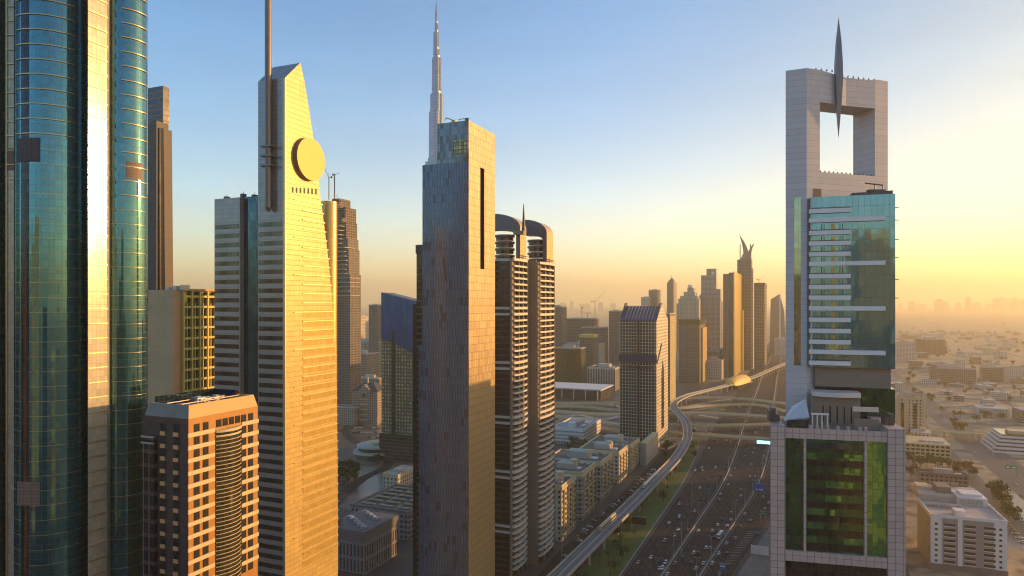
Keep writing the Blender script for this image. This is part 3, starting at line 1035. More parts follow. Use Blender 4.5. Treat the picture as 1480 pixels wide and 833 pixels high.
m = MB(); m.arc(0.2, (g0 + g1) / 2, 0.1, 0, 360, 0, 1, 12); 
pr = []
n_ = 10
for i in range(n_ + 1):
    t = i / n_
    pr.append((0.15 + 1.5 * math.sin(math.pi * t) ** 0.8, g0 + (g1 - g0) * t))
m = MB(); m.prism(pr + [(0.0, g1), (0.0, g0)], 0, zt - 4.6); m.build('glass_bay', M['bay_glass'], T)
pr2 = [(x + 0.14, y) for x, y in pr]
for k in range(46):
    z = zt - 6.2 - k * FH / 3
    m = MB(); m.prism(pr2 + [(0.0, g1), (0.0, g0)], z, z + (0.16 if k else 0.5)); m.build('bay_rail', M['cream_band'], T)
m = MB(); m.prism([(x + .3, y) for x, y in pr] + [(0.0, g1 + .1), (0.0, g0 - .1)], zt - 5.0, zt - 4.3); m.build('bay_canopy', M['cream_band'], T)
m = MB(); m.box(-w + .4, -10.8, -1.1, -0.1, 0, zt - 5.2); m.build('front_glass_bay', M['brown_glass'], T)
for z in (zt - 5.4, zt - 7.0):
    m = MB(); m.box(-w + .3, -10.7, -1.5, -1.0, z, z + .35); m.build('front_rail', M['metal'], T)
for x in (-12.6, -14.6):
    m = MB(); m.box(x, x + 0.25, -1.22, -1.1, 0, zt - 7.2); m.build('front_mullion', M['mast'], T)
# plant deck
m = MB(); m.box(-w + 1.3, -w + 1.5, 2, L - 2, zt, zp + 1.4); m.build('glass_screen', M['strip_glass'], T)
m = MB(); m.box(-w + 1.5, -6, L - 2.2, L - 2, zt, zp + 1.2); m.build('glass_screen', M['strip_glass'], T)
rr_ = random.Random(4)
for i in range(11):
    x, y = rr_.uniform(-w + 4, -4), rr_.uniform(3, L - 5)
    q = MB(); a, b, c_ = rr_.uniform(.6, 1.8), rr_.uniform(.6, 2.2), rr_.uniform(1.0, 3.4)
    q.box(-a, a, -b, b, 0, c_); q.box(-a - .1, a + .1, -b - .1, b + .1, c_, c_ + .12); q.cyl(0, 0, min(a, b) * .7, c_ + .12, c_ + .5, 10)
    q.build('roof_unit', M['metal'], T, (x, y, zt))
for i in range(7):
    y = 2.5 + i * (L - 5) / 6
    q = MB(); q.tube((-w + 2.5, y, zp - .4), (-2.2, y, zp - .5), 0.16, 6); q.build('roof_pipe', M['mast'], T)
for i in range(3):
    q = MB(); q.tube((-5 - i * 5, 2, zp - .2), (-5 - i * 5, L - 2, zp - .2), 0.18, 6); q.build('roof_beam', M['mast'], T)

# ------------------------------------------------------------------ golden tower with the disc
Y0 = 262.0
PXC = 412.5
T = thing('disc_tower', 'golden tower with a slanted top, big round gold disc and mast', 'skyscraper', P(PXC, Y0), TH)
w = WN(PXC, Y0, 373)
def lz(px, py):
    L = LD(PXC, Y0, px)
    return L, ZZ(py, Y0 + L * math.cos(TH))
prof = [(0, 0), lz(488.5, 833)[:1] + (0,), lz(488.5, 800), lz(488, 680), lz(487, 590), lz(484.5, 505), lz(479.5, 430), lz(474.5, 375), lz(469, 330), lz(463, 285), lz(458, 240), lz(452, 195), lz(446, 155), lz(440, 118), lz(434, 91), (0, ZZ(112, Y0))]
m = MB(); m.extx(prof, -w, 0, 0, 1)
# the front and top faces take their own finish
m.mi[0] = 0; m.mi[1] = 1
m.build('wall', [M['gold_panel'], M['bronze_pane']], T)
FH = 13.85 / F * Y0
zmid = ZZ(320, Y0)
bm_ = MB(); bm_.box(-w + .45, -0.9, -0.18, -0.003, 0, FH * .47); bm_ = bm_.mesh('strip_window', M['band_glass'])
for k in range(38):
    inst(bm_, 'strip_window', T, (0, 0, zmid - k * FH - FH * .47))
def L_at(z):
    for (a, za), (b, zb) in zip(prof[1:], prof[2:]):
        if zb >= z >= za and zb > za:
            return a + (b - a) * (z - za) / (zb - za)
    return prof[-2][0]
ys0, ys1 = LD(PXC, Y0, 424.5), LD(PXC, Y0, 437)
zl = ZZ(304, Y0 + ys1 * .92)
for k in range(-1, 39):
    z = zl - k * FH
    a = ys0 if k % 4 == 3 else ys1
    m = MB(); m.box(0.0, 0.42, a, L_at(z) + 0.25, z - 0.16, z + 0.16); m.build('ledge', M['gold_metal'], T)
    if k >= 11:
        m = MB(); m.box(0.003, 0.06, ys1 + .2, L_at(z) - .3, z - FH * .62, z - 0.19); m.build('flank_window', M['gold_pane'], T)
for i in range(7):
    y = LD(PXC, Y0, 423 + i * 5.6)
    q = MB(); q.box(0.003, 0.05, y - .5, y + .5, ZZ(279 + i * .5, Y0 + y), ZZ(271 + i * .5, Y0 + y)); q.build('slot_window', M['window'], T)
q = MB(); q.box(-1.0, 0.10, -0.30, -0.05, 0, ZZ(113, Y0)); q.build('corner_trim', M['gold_metal'], T)
yd = LD(PXC, Y0, 444.5)
zd = ZZ(231, Y0 + yd * .92)
q = MB()
n_ = 56
r_ = 30.5 / F * (Y0 + yd * .92)
cir = [(yd + r_ * math.cos(2 * math.pi * i / n_), zd + r_ * math.sin(2 * math.pi * i / n_)) for i in range(n_)]
q.extx(cir, 0.1, 1.9, 0, 1)
dd_ = q.build('disc', [M['disc_face'], M['mast']], T)
q = MB(); cir2 = [(yd + r_ * 1.02 * math.cos(2 * math.pi * i / n_), zd + r_ * 1.02 * math.sin(2 * math.pi * i / n_)) for i in range(n_)]
q.extx(cir2, 0.05, 1.1); q.build('disc_rim', M['mast'], T)
# mast in front of the narrow face
xm = -WN(PXC, Y0, 392.2)
q = MB(); zb_ = ZZ(300, Y0)
q.cyl(xm, -1.7, 1.25, zb_, 330, 18); q.cyl(xm, -1.7, 0.4, zb_ - 1.4, zb_, 18, r1=1.25)
q.build('mast', M['mast'], T)
for py in (211, 225, 239):
    q = MB(); z = ZZ(py, Y0); q.box(xm - 2.6, xm + 2.6, -3.2, -0.1, z - .3, z + .35); q.build('mast_bracket', M['mast'], T)
q = MB(); q.box(xm - 0.5, xm + .5, -0.6, 0.02, zb_, ZZ(118, Y0)); q.build('mast_rail', M['dark_metal'], T)
# glass strip and side wing further left, golden curved wing behind
xs0, xs1 = -WN(PXC, Y0, 346.5), -WN(PXC, Y0, 310)
zw = ZZ(286, Y0 + 10)
q = MB(); q.box(xs0, -w, 2.2, 20, 0, zw + .4, 0, 1); q.build('glass_strip', [M['strip_glass'], M['roof']], T)
q = MB(); q.box(xs1, xs0 - .003, 0.0, 18, 0, zw, 0, 1); q.build('side_wing', [M['bronze_pane'], M['roof']], T)
bm_ = MB(); bm_.box(xs1 + .35, xs0 - .5, -0.18, -0.003, 0, FH * .47); bm_ = bm_.mesh('strip_window', M['band_glass'])
for k in range(21):
    inst(bm_, 'strip_window', T, (0, 0, zmid - k * FH - FH * .47))
for i, (x, h) in enumerate(((xs1 + 2.5, 1.4), (xs0 - 2.0, 2.0), (xs0 + 3.8, 1.3))):
    q = MB(); q.box(x - .7, x + .7, 3, 5, zw, zw + h); q.tube((x, 4, zw + h), (x, 4, zw + h + 1.0), .08); q.build('roof_unit', M['dark_metal'], T)
q = MB()
yw = LD(PXC, Y0, 471)
pc_ = P(475.5, 306) - P(PXC, Y0)
pcx, pcy = pc_.x * math.cos(TH) - pc_.y * math.sin(TH), pc_.x * math.sin(TH) + pc_.y * math.cos(TH)
q.cyl(pcx, pcy, 3.5, 0, ZZ(292, 306), 36)
q.build('curved_wing', M['gold_sheet'], T)

# ------------------------------------------------------------------ steel blue central tower
Y0 = 335.0
PXC = 677.5
T = thing('panelled_tower', 'slim steel blue glass tower with a dark vertical slot in its sunlit flank', 'skyscraper', P(PXC, Y0), TH)
L = LD(PXC, Y0, 715.4)
w1, w2 = WN(PXC, Y0, 632), WN(PXC, Y0, 610.5)
ztop, zsh, zlow = ZZ(174, Y0), ZZ(238, Y0 + 8), ZZ(500, Y0 + 8)
m = MB()
zc = ztop - 0.0
ys, ye = LD(PXC, Y0, 694), LD(PXC, Y0, 700)
s1, s0 = ZZ(242, Y0 + 12), ZZ(389, Y0 + 12)
def wallx(q, a, b, z0, z1, x=0.0):
    q.face([(x, a, z0), (x, b, z0), (x, b, z1), (x, a, z1)], [(a, z0), (b, z0), (b, z1), (a, z1)])
fl_ = MB()
for (a, b, z0, z1) in ((0, ys, s0, s1), (ye, L, s0, s1), (0, L, 0, s0), (0, L, s1, ztop)):
    wallx(fl_, a, b, z0, z1)
fl_.build('flank_wall', M['steel_glass_sunlit'], T)
sl_ = MB()
wallx(sl_, ys, ye, s0, s1, -1.6)
sl_.face([(0, ys, s0), (-1.6, ys, s0), (-1.6, ys, s1), (0, ys, s1)])
sl_.face([(-1.6, ye, s0), (0, ye, s0), (0, ye, s1), (-1.6, ye, s1)])
sl_.face([(0, ys, s0), (0, ye, s0), (-1.6, ye, s0), (-1.6, ys, s0)])
sl_.face([(-1.6, ys, s1), (-1.6, ye, s1), (0, ye, s1), (0, ys, s1)])
sl_.build('slot', M['black'], T)
fr = MB()
zk = ZZ(224, Y0)
fr.face([(-w2, 0, 0), (0, 0, 0), (0, 0, zk), (-w2, 0, zk)], [(0, 0), (w2, 0), (w2, zk), (0, zk)]) if False else None
zk = min(zk, zsh)
fr.face([(-w2, 0, 0), (0, 0, 0), (0, 0, zsh), (-w2, 0, zsh)], [(0, 0), (w2, 0), (w2, zsh), (0, zsh)])
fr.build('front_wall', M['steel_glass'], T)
cr = MB()
cr.face([(-w1, 0, zsh), (0, 0, zsh), (0, 0, ztop), (-w1, 0, ztop)], [(0, zsh), (w1, zsh), (w1, ztop), (0, ztop)])
cr.build('crown_wall', M['crown_glass'], T)
q = MB(); q.box(-WN(PXC, Y0, 655), -.4, -.10, -.003, ZZ(222, Y0), ZZ(201, Y0)); q.build('crown_window', M['amber_grid'], T)
bk = MB()
bk.box(-w2, -0.003, 0.003, L, 0, zsh, 0, 1) if False else None
bk.face([(-w2, L, 0), (-w2, 0, 0), (-w2, 0, zsh), (-w2, L, zsh)])
bk.face([(0, L, 0), (-w2, L, 0), (-w2, L, zsh), (0, L, zsh)])
bk.face([(-w1, L, zsh), (-w1, 0, zsh), (-w1, 0, ztop), (-w1, L, ztop)])
bk.face([(0, L, zsh), (-w1, L, zsh), (-w1, L, ztop), (0, L, ztop)])
bk.build('rear_wall', M['steel_glass'], T)
rf = MB()
rf.face([(-w2, 0, zsh), (-w1, 0, zsh), (-w1, L, zsh), (-w2, L, zsh)])
rf.face([(-w1, 0, ztop), (0, 0, ztop), (0, L, ztop), (-w1, L, ztop)])
rf.build('roof', M['roof'], T)
w3 = WN(PXC, Y0, 600.5)
q = MB(); q.box(-w3, -w2 - .003, 3, L - 3, 0, ZZ(500, Y0 + 10), 0, 1); q.build('side_bay', [M['steel_glass'], M['roof']], T)
q = MB(); q.box(-w2 - .6, -w2 - .003, 4, L - 4, 0, ZZ(325, Y0 + 10), 0, 1); q.build('side_bay', [M['crown_glass'], M['roof']], T)
q = MB(); q.box(-w2 + .5, -w1 - .6, 2, 8, zsh, zsh + 2.2); q.box(-w2 + 1.4, -w1 - 1.8, 3, 6, zsh + 2.2, zsh + 4.2); q.tube((-w1 - 1.5, 4, zsh + 2), (-w1 - 1.5, 4, zsh + 6.5), .1); q.build('roof_unit', M['metal'], T)
q = MB()
q.box(-10.5, -8.5, 2, 4, ztop, ztop + 1.6); q.tube((-9.5, 3, ztop + 1.4), (-13.5, 2.4, ztop + 3.2), .28); q.tube((-13.5, 2.4, ztop + 3.2), (-14.4, 2.2, ztop + 1.8), .2)
q.build('roof_crane', M['yellow_paint'], T)
q = MB()
for x in (-1.0, -3.2, -5.4):
    q.tube((x, 1, ztop), (x, 1, ztop + 1.5), .08)
q.tube((-.8, 1, ztop + 1.4), (-6, 1, ztop + 1.2), .16); q.box(-2.4, -.4, .6, 1.4, ztop + .3, ztop + 1.3)
q.build('cleaning_cradle', M['dark_metal'], T)

# ------------------------------------------------------------------ dark slab peeping out left of it
T = thing('dark_slab', 'narrow dark slab building squeezed behind the left edge of the steel blue tower', 'office block', P(613, 378), TH)
q = MB(); wq = WN(613, 378, 602); q.box(-wq, 0, 0, 16, 0, ZZ(356, 378), 0, 1); q.build('wall', [M['brown_glass'], M['roof']], T)
q = MB(); q.box(-WN(613, 378, 591.5), -wq - .003, 4, 14, 0, ZZ(440, 378), 0, 1); q.build('annex', [M['black_glass'], M['roof']], T)
q = MB(); q.box(-wq - .3, .3, -.5, 0, ZZ(356, 378) - 4, ZZ(356, 378) + .8); q.build('parapet', M['maroon'], T)

# ------------------------------------------------------------------ two balcony towers with arched heads
def arch_tower(label, PXC, Y0, pxr, pxl, ybal, yarc, solid, nm='arched_tower'):
    T = thing(nm, label, 'apartment tower', P(PXC, Y0), TH, 'arched apartment towers')
    L = LD(PXC, Y0, pxr)
    w = WN(PXC, Y0, pxl)
    zb = ZZ(ybal, Y0)
    FH = 3.62
    q = MB(); q.prism([(-w, 0), (0, 0), (0, L - 1.6), (-w, L - 1.6)], 0, zb, 0, 1); q.build('wall', [M['brown_glass'], M['roof']], T)
    if solid:
        q = MB(); q.box(-w - .01, -solid, -.8, -.003, 0, zb + 1); q.build('spine_wall', M['spine_wall'], T)
    # slabs: rounded plates out of the flank; every eighth floor is a closed band
    def plate(z, h, out, mm, name, a=0.6):
        pr = []
        for i in range(11):
            t = i / 10
            pr.append((out * math.sin(math.pi * min(1, max(0, 0.12 + t * .83))) ** .6, a + (L - a) * t))
        q = MB(); q.prism(pr + [(-.02, L), (-.02, a)], z, z + h); return q.build(name, mm, T)
    k = 0
    z = zb - 1.3
    while z > 4:
        if k % 9 in (0, 8):
            q = MB(); q.box(-w - .3, .25, -.35, .02, z, z + 1.5); q.build('stone_band', M['balcony_white'], T)
            plate(z, 1.5, 3.1, M['balcony_white'], 'stone_band', -.3)
        else:
            plate(z, 1.05, 2.7, M['balcony_white'], 'balcony')
        z -= FH
        k += 1
    q = MB(); q.box(-1.2, .1, -.5, .6, 0, zb); q.build('corner_pier', M['spine_wall'], T)
    for y in (L * .33, L * .62, L * .95):
        q = MB(); q.box(0.0, 1.6, y - .25, y + .25, 0, zb - 1); q.build('party_wall', M['spine_wall'], T)
    # arched head
    zt = ZZ(yarc, Y0)
    y0, y1 = LD(PXC, Y0, PXC + (pxr - PXC) * .58), L
    hgt = zt - zb
    w_ = w
    oc = []
    ic = []
    ra = min(w - .5, 20)
    for i in range(13):
        a = math.pi / 2 * i / 12
        oc.append((-ra + ra * math.cos(a), zt - 9.5 + 9.5 * math.sin(a)))
        ic.append((-ra + (ra - 2.8) * math.cos(a), zt - 14 + 4.0 * math.sin(a)))
    oc = [(0, zb)] + oc + [(-w_, zt)]
    ic = [(-2.8, zb)] + ic + [(-w_, zt - 10)]
    q = MB()
    for i in range(len(oc) - 1):
        a, b, c_, d_ = oc[i], oc[i + 1], ic[i + 1], ic[i]
        q.face([(a[0], y0, a[1]), (b[0], y0, b[1]), (c_[0], y0, c_[1]), (d_[0], y0, d_[1])], None, 1)
        q.face([(b[0], y1, b[1]), (a[0], y1, a[1]), (d_[0], y1, d_[1]), (c_[0], y1, c_[1])], None, 1)
        q.face([(a[0], y0, a[1]), (a[0], y1, a[1]), (b[0], y1, b[1]), (b[0], y0, b[1])], None, 0)
        q.face([(d_[0], y1, d_[1]), (d_[0], y0, d_[1]), (c_[0], y0, c_[1]), (c_[0], y1, c_[1])], None, 1)
    q.build('arch', [M['gold_panel'], M['arch_metal']], T)  # gold outer face carries the low sunlight in its colour
    # drum of round balconies under the arch
    for i in range(4):
        z = zb + i * 4.2
        q = MB(); q.cyl(-w_ * .55, (y0 + y1) / 2, 5.6, z, z + 2.2, 20); q.build('drum_glass', M['brown_glass'], T)
        q = MB(); q.cyl(-w_ * .55, (y0 + y1) / 2, 6.4, z + 2.2, z + 3.4, 20); q.build('drum_balcony', M['arch_metal'], T)
    for dz in (0.4, 1.5, 2.6):
        q = MB(); q.box(-.2, 1.8, y0 + 1, y1, zb + dz, zb + dz + .35); q.build('rail', M['balcony_white'], T)
    return T, w, L, zb, zt
T, w, L, zb, zt = arch_tower('brown apartment tower with white balconies and an open arched head, beside the steel blue tower', 740, 412, 760.5, 690, 374, 303, 0)
q = MB(); q.taper([(2.2, 10), (4.0, 10), (4.0, 12), (2.2, 12)], zt - 12, [(2.9, 10.8), (3.2, 10.8), (3.2, 11.2), (2.9, 11.2)], zt + 4.5); q.build('spike', M['dark_metal'], T)
q = MB(); q.box(-3.0, 3.8, 9, 13, zt - 14, zt - 11.8); q.build('spike_base', M['spine_wall'], T)
arch_tower('second arched apartment tower, the one with a plain stone spine and sunlit right flank', 777.5, 436, 799.5, 742, 379, 312, 0.9)

# ------------------------------------------------------------------ the very tall stepped spire tower
T = thing('spire_tower', 'very tall stepped silver tower ending in a needle, far behind the steel blue tower', 'skyscraper', P(629.5, 1540))
Yb = 1540.0
k_ = Yb / F
def bx(px):
    return (px - 629.5) * k_
tiers = [(238, 619.5, 641, 0), (162, 619.5, 640.5, 1), (136, 621.5, 640.5, 2), (110, 624, 638.2, 3), (84, 624.2, 638.2, 4), (72, 626, 635.8, 5), (47, 626.2, 634.6, 6), (34, 628, 633.6, 7), (22, 628.8, 632.2, 8)]
prevz = 0.0
for i, (py, a, b, k) in enumerate(tiers):
    z = ZZ(py, Yb)
    r = (b - a) / 2 * k_
    cx = bx((a + b) / 2)
    q = MB()
    for dx, dy in ((0, -r * .42), (-r * .42, r * .2), (r * .42, r * .2)):
        q.cyl(cx + dx, dy, r * .58, prevz, z, 18)
    q.build('tier', M['spire_steel'], T)
    q = MB(); q.cyl(cx, 0, r * .62, z, z + 5, 16); q.build('setback_rail', M['metal'], T)
    prevz = z
q = MB(); q.cyl(bx(630.4), 0, 2.6, prevz, ZZ(12, Yb), 12, r1=1.4); q.cyl(bx(630.4), 0, 1.3, ZZ(12, Yb), ZZ(1, Yb), 10, r1=.5); q.build('needle', M['spire_steel'], T)

# ------------------------------------------------------------------ the white frame tower with the needle
T = thing('frame_tower', 'pale tower with a square opening at the top, hanging needle and tiled podium', 'skyscraper', (0, 0, 0))
A, B_, C_ = Vector((79.5, 201.0)), Vector((84.6, 198.6)), Vector((113.3, 208.6))
zr = ZZ(100, 199.5)
def onBC(px):
    k = (px - CX) / F
    d = C_ - B_
    t = (k * B_.y - B_.x) / (d.x - k * d.y)
    return B_ + d * t
bd = (C_ - B_).normalized()
back = Vector((-bd.y, bd.x)) * 8.2
pL, pR = onBC(1185), onBC(1264.5)
zo1, zo0 = ZZ(148, 200.5), ZZ(249, 200.5)
def prism_part(name, pts, z0, z1, mat):
    q = MB(); q.prism([(p.x, p.y) for p in pts], z0, z1); return q.build(name, mat, T)
Ab = A * (209.5 / 201.0)
prism_part('pillar', [A, B_, pL, pL + back, Ab], 0, zr, M['frame_panel'])
prism_part('pillar', [pR, C_, C_ + back, pR + back], 150, zr - 0.6, M['frame_panel'])
q = MB()
mid = (pL + pR) / 2 + back * .08
q.prism([(p.x, p.y) for p in (pL, mid, pR, pR + back, pL + back)], zo1, zr - 1.0, zt=[zr, zr - 1.0, zr - 0.9, zr - 0.9, zr])
q.build('lintel', M['frame_panel'], T)
prism_part('panel', [pL, pR, pR + back, pL + back], 150, zo0, M['frame_panel'])
cm = MB(); cm.box(-.14, .14, -.14, .14, 0, .55); cm = cm.mesh('parapet_stud', M['dark_metal'])
for i in range(13):
    p = B_.lerp(pL, i / 12) if False else B_.lerp(C_, .12 + i * .065)
    zz = zr - (0 if i < 4 else .95)
    inst(cm, 'parapet_stud', T, (p.x - bd.y * -.0 + back.x * .05, p.y + back.y * .05, zz))
    p2 = pL.lerp(pR, (i + .5) / 13)
    inst(cm, 'parapet_stud', T, (p2.x + back.x * .08, p2.y + back.y * .08, zo0))
# needle: a long double cone through the lintel
ndl = onBC(1211)
q = MB()
zt_, zm_, zb_ = ZZ(27, ndl.y), ZZ(118, ndl.y), ZZ(199, ndl.y)
n_ = 4
prof_ = [(zb_, .05), (ZZ(172, ndl.y), .55), (ZZ(150, ndl.y), .95), (zm_, 1.35), (ZZ(92, ndl.y), 1.3), (ZZ(60, ndl.y), .85), (zt_, .06)]
rot = R(38)
for (z0, r0), (z1, r1) in zip(prof_, prof_[1:]):
    for i in range(n_):
        a, b = rot + i * math.pi / 2, rot + (i + 1) * math.pi / 2
        q.face([(ndl.x + r0 * math.cos(a), ndl.y - .4 + r0 * math.sin(a), z0), (ndl.x + r0 * math.cos(b), ndl.y - .4 + r0 * math.sin(b), z0),
                (ndl.x + r1 * math.cos(b), ndl.y - .4 + r1 * math.sin(b), z1), (ndl.x + r1 * math.cos(a), ndl.y - .4 + r1 * math.sin(a), z1)])
q.build('needle', M['needle'], T)
# glass strip in the left pillar, small opening
def facept(px, Y):
    return (px - CX) / F * Y
pS0, pS1 = A.lerp(B_, .40), A.lerp(B_, .72)
q = MB()
nrm = Vector((B_ - A)).normalized(); nrm = Vector((nrm.y, -nrm.x)) * .06
q.prism([(p.x, p.y) for p in (pS0 + nrm, pS1 + nrm, pS1 - nrm * .9, pS0 - nrm * .9)], ZZ(528, 200), ZZ(286, 200))
q.build('glass_strip', M['tinted_strip'], T)
o0, o1 = onBC(1175.5), onBC(1187)
q = MB(); nb_ = Vector((bd.y, -bd.x)) * .05
q.prism([(p.x, p.y) for p in (o0 + nb_, o1 + nb_, o1 - nb_ * .8, o0 - nb_ * .8)], ZZ(286, 199.3), ZZ(272.5, 199.3)); q.build('roof_door', M['maroon'], T)
# glass box in front of it
gA, gB = Vector((facept(1171, 197.0), 197.0)), Vector((facept(1294, 190.2), 190.2))
gd = (gB - gA).normalized()
gn = Vector((-gd.y, gd.x))                       # into the building
ztg = ZZ(285.5, 197)
zbg = ZZ(531, 196)
prism_part('glass_front', [gA, gB, gB + gn * 16, gA + gn * 9], zbg, ztg, M['aqua_glass'])
def onG(px, out=0.0):
    k = (px - CX) / F
    t = (k * gA.y - gA.x) / (gd.x - k * gd.y)
    return gA + gd * t - gn * out
def gbox(name, px0, px1, y0, y1, mat, o0=0.0, o1=0.0, yref=None):
    a, b = onG(px0), onG(px1)
    q = MB(); q.prism([(p.x, p.y) for p in (a - gn * o1, b - gn * o1, b - gn * o0, a - gn * o0)], ZZ(y1, 195), ZZ(y0, 195))
    return q.build(name, mat, T)
bands = [(305, 0), (318.5, 1), (336.5, 0), (352, 0), (367.5, 0), (381.5, 1), (399.5, 0), (415, 0), (430.5, 0), (446, 1), (462.5, 0), (478.5, 0), (494.5, 0), (509, 1), (525, 0)]
for y, lng in bands:
    gbox('balcony', 1169, 1279 if lng else 1229, y - 3.2, y + 3.0, M['band_white'], -.05, 1.1)
    if not lng:
        gbox('railing', 1169.5, 1228.5, y - 4.6, y - 3.5, M['dark_metal'], .95, 1.05)
for y in (325, 343, 358, 373, 388, 405.5, 421, 437, 453, 469, 485.5, 500.5):
    for px in (1187.5, 1191, 1214, 1218):
        gbox('door_frame', px - .5, px + .5, y - 1.5, y + 6.5, M['black'], .003, .10)
    gbox('amber_pane', 1201.3, 1206.7, y - 1, y + 7, M['gold_pane'], .003, .05)
gbox('edge_mullion', 1171, 1174, 284, 531, M['frame_panel'], -.2, .3)
q = MB(); e = gA.lerp(gB, .5) + gn * 6
q.prism([(p.x, p.y) for p in (gA + gd * 11 + gn * 2, gB - gd * .5 + gn * .5, gB - gd * .5 + gn * 6, gA + gd * 11 + gn * 7)], ztg, ztg + 1.0); q.build('roof_parapet', M['dark_metal'], T)
q = MB(); c0 = onG(1266) + gn * 1.5
q.tube((c0.x, c0.y, ztg + 1), (c0.x, c0.y, ztg + 3.2), .18); q.tube((c0.x - 3.0, c0.y - .5, ztg + 3.3), (c0.x + 2.2, c0.y, ztg + 2.8), .2); q.tube((c0.x + 2.2, c0.y, ztg + 2.8), (c0.x + 2.2, c0.y, ztg + 1.2), .12); q.box(c0.x - 1.8, c0.x + 2.8, c0.y - .4, c0.y + 1.2, ztg + 1, ztg + 1.6)
q.build('roof_crane', M['dark_metal'], T)
for y in (300, 318, 346, 372, 404, 431):
    p = onG(1294.5) + gn * .4
    q = MB(); q.tube((p.x, p.y, ZZ(y, 190)), (p.x + .9, p.y, ZZ(y, 190)), .12); q.build('side_light', M['dark_metal'], T)
# neck: plain recessed brown wall, dark glass under it, terrace house with a curved roof
prism_part('neck_wall', [gA + gn * 1.6 + gd * 1.4, gB + gn * 1.6 - gd * .8, gB + gn * 12, gA + gn * 9 + gd * 1.4], ZZ(559.5, 196), zbg, M['terrace_brown'])
prism_part('neck_glass', [onG(1246) + gn * .6, gB + gn * .3, gB + gn * 11, onG(1246) + gn * 10], 120, ZZ(559.5, 196) - .003, M['green_glass'])
prism_part('neck_core', [gA + gn * 2.6 + gd * 1.4, onG(1246) + gn * 2.6, onG(1246) + gn * 10, gA + gn * 9 + gd * 1.4], 120, ZZ(559.5, 196) - .006, M['black_glass'])
h0, h1 = onG(1172, 4.5), onG(1240, 4.5)
prism_part('terrace_house', [h0, h1, h1 + gn * 6, h0 + gn * 6], 120, ZZ(574, 190), M['terrace_brown'])
q = MB()
pts = []
for i in range(9):
    t = i / 8
    pts.append((h0 - gn * .9 + gd * .1).lerp(h1 - gn * .9, t) - gn * (1.3 * math.sin(math.pi * t)))
q.prism([(p.x, p.y) for p in pts] + [((h1 + gn * 5).x, (h1 + gn * 5).y), ((h0 + gn * 5).x, (h0 + gn * 5).y)], ZZ(574, 190) + .003, ZZ(567.5, 190)); q.build('curved_roof', M['canopy'], T)
for px in (1186, 1196, 1206, 1216, 1226):
    a = onG(px, 4.56)
    q = MB(); b = a + gd * .35
    q.prism([(p.x, p.y) for p in (a, b, b + gn * .2, a + gn * .2)], ZZ(612, 190), ZZ(588, 190)); q.build('slit_window', M['black_glass'], T)

# podium
uA, uB = Vector((facept(1113, 180.0), 180.0)), Vector((facept(1309, 172.5), 172.5))
ud = (uB - uA).normalized()
un = Vector((-ud.y, ud.x))
WP = (uB - uA).length
def ub(name, f0, f1, z0, z1, d0, d1, mat, zt=None):
    a, b = uA + ud * (WP * f0), uA + ud * (WP * f1)
    q = MB(); q.prism([(p.x, p.y) for p in (a + un * d0, b + un * d0, b + un * d1, a + un * d1)], z0, z1); return q.build(name, mat, T)
def fx(px):
    k = (px - CX) / F
    return (k * uA.y - uA.x) / (ud.x - k * ud.y) / WP
zp0 = ZZ(616, 179)
pa_ = uA + ud * (WP * fx(1135))
prism_part('podium_pillar', [uA, pa_, pa_ + un * 20, uA * 1.108], 0, zp0, M['pink_tile'])
ub('podium_pillar', fx(1283), 1.0, 0, zp0 + .35, 0, 20, M['pink_tile'])
fa, fb = fx(1135), fx(1283)
ub('podium_core', fa + .0005, fb - .0005, 0, zp0 - 2.6, 1.6, 20, M['green_glass'])
ub('parapet', fa + .0005, fb - .0005, zp0 - 3.2, zp0 - .6, .5, 1.2, M['pink_tile'])
for px in (1172, 1182, 1197, 1212, 1227, 1244, 1252):
    f = fx(px); ub('parapet_pier', f - .012, f + .012, zp0 - .598, zp0 + .3, .45, 1.3, M['pink_tile'])
zc0, zc1 = ZZ(815, 177), ZZ(800, 177)
ub('cross_beam', fa + .0005, fb - .0005, zc0, zc1, .15, 1.6, M['pink_tile'])
ub('side_glass', fa + .002, fx(1161), zc1 + .003, zp0 - 3.3, .9, 1.6, M['green_glass'])
ub('side_glass', fx(1254), fb - .002, zc1 + .003, zp0 - 3.3, .9, 1.6, M['bright_green_glass'])
ub('lower_glass', fa + .002, fb - .002, 0, zc0 - .003, .8, 1.6, M['black_glass'])
for px in (1163.5, 1251.5):
    f = fx(px); ub('thin_pier', f - .011, f + .011, zc1 + .003, zp0 - 3.3, .3, 1.6, M['pink_tile'])
f0, f1 = fx(1166), fx(1249)
ub('roof_light', f0, f1, zp0 - 5.6, zp0 - 3.9, .1, 1.6, M['strip_glass'])
for k in range(8):
    z = ZZ(655 + k * 20.2, 177)
    ub('floor_glass', f0, f1, z - 2.0, z, 1.0, 1.55, M['green_glass'])
    ub('floor_spandrel', f0, f1, z - 3.5, z - 2.05, .7, 1.55, M['black_glass'])
    for j in range(3):
        fj = f0 + (f1 - f0) * [.02, .34, .66][(j + k) % 3]
        if (k + j) % 2 == 0:
            ub('bright_pane', fj, fj + .07 + .05 * ((k * 3 + j) % 3), z - 1.9, z - .3, .93, .997, M['bright_green_glass'])
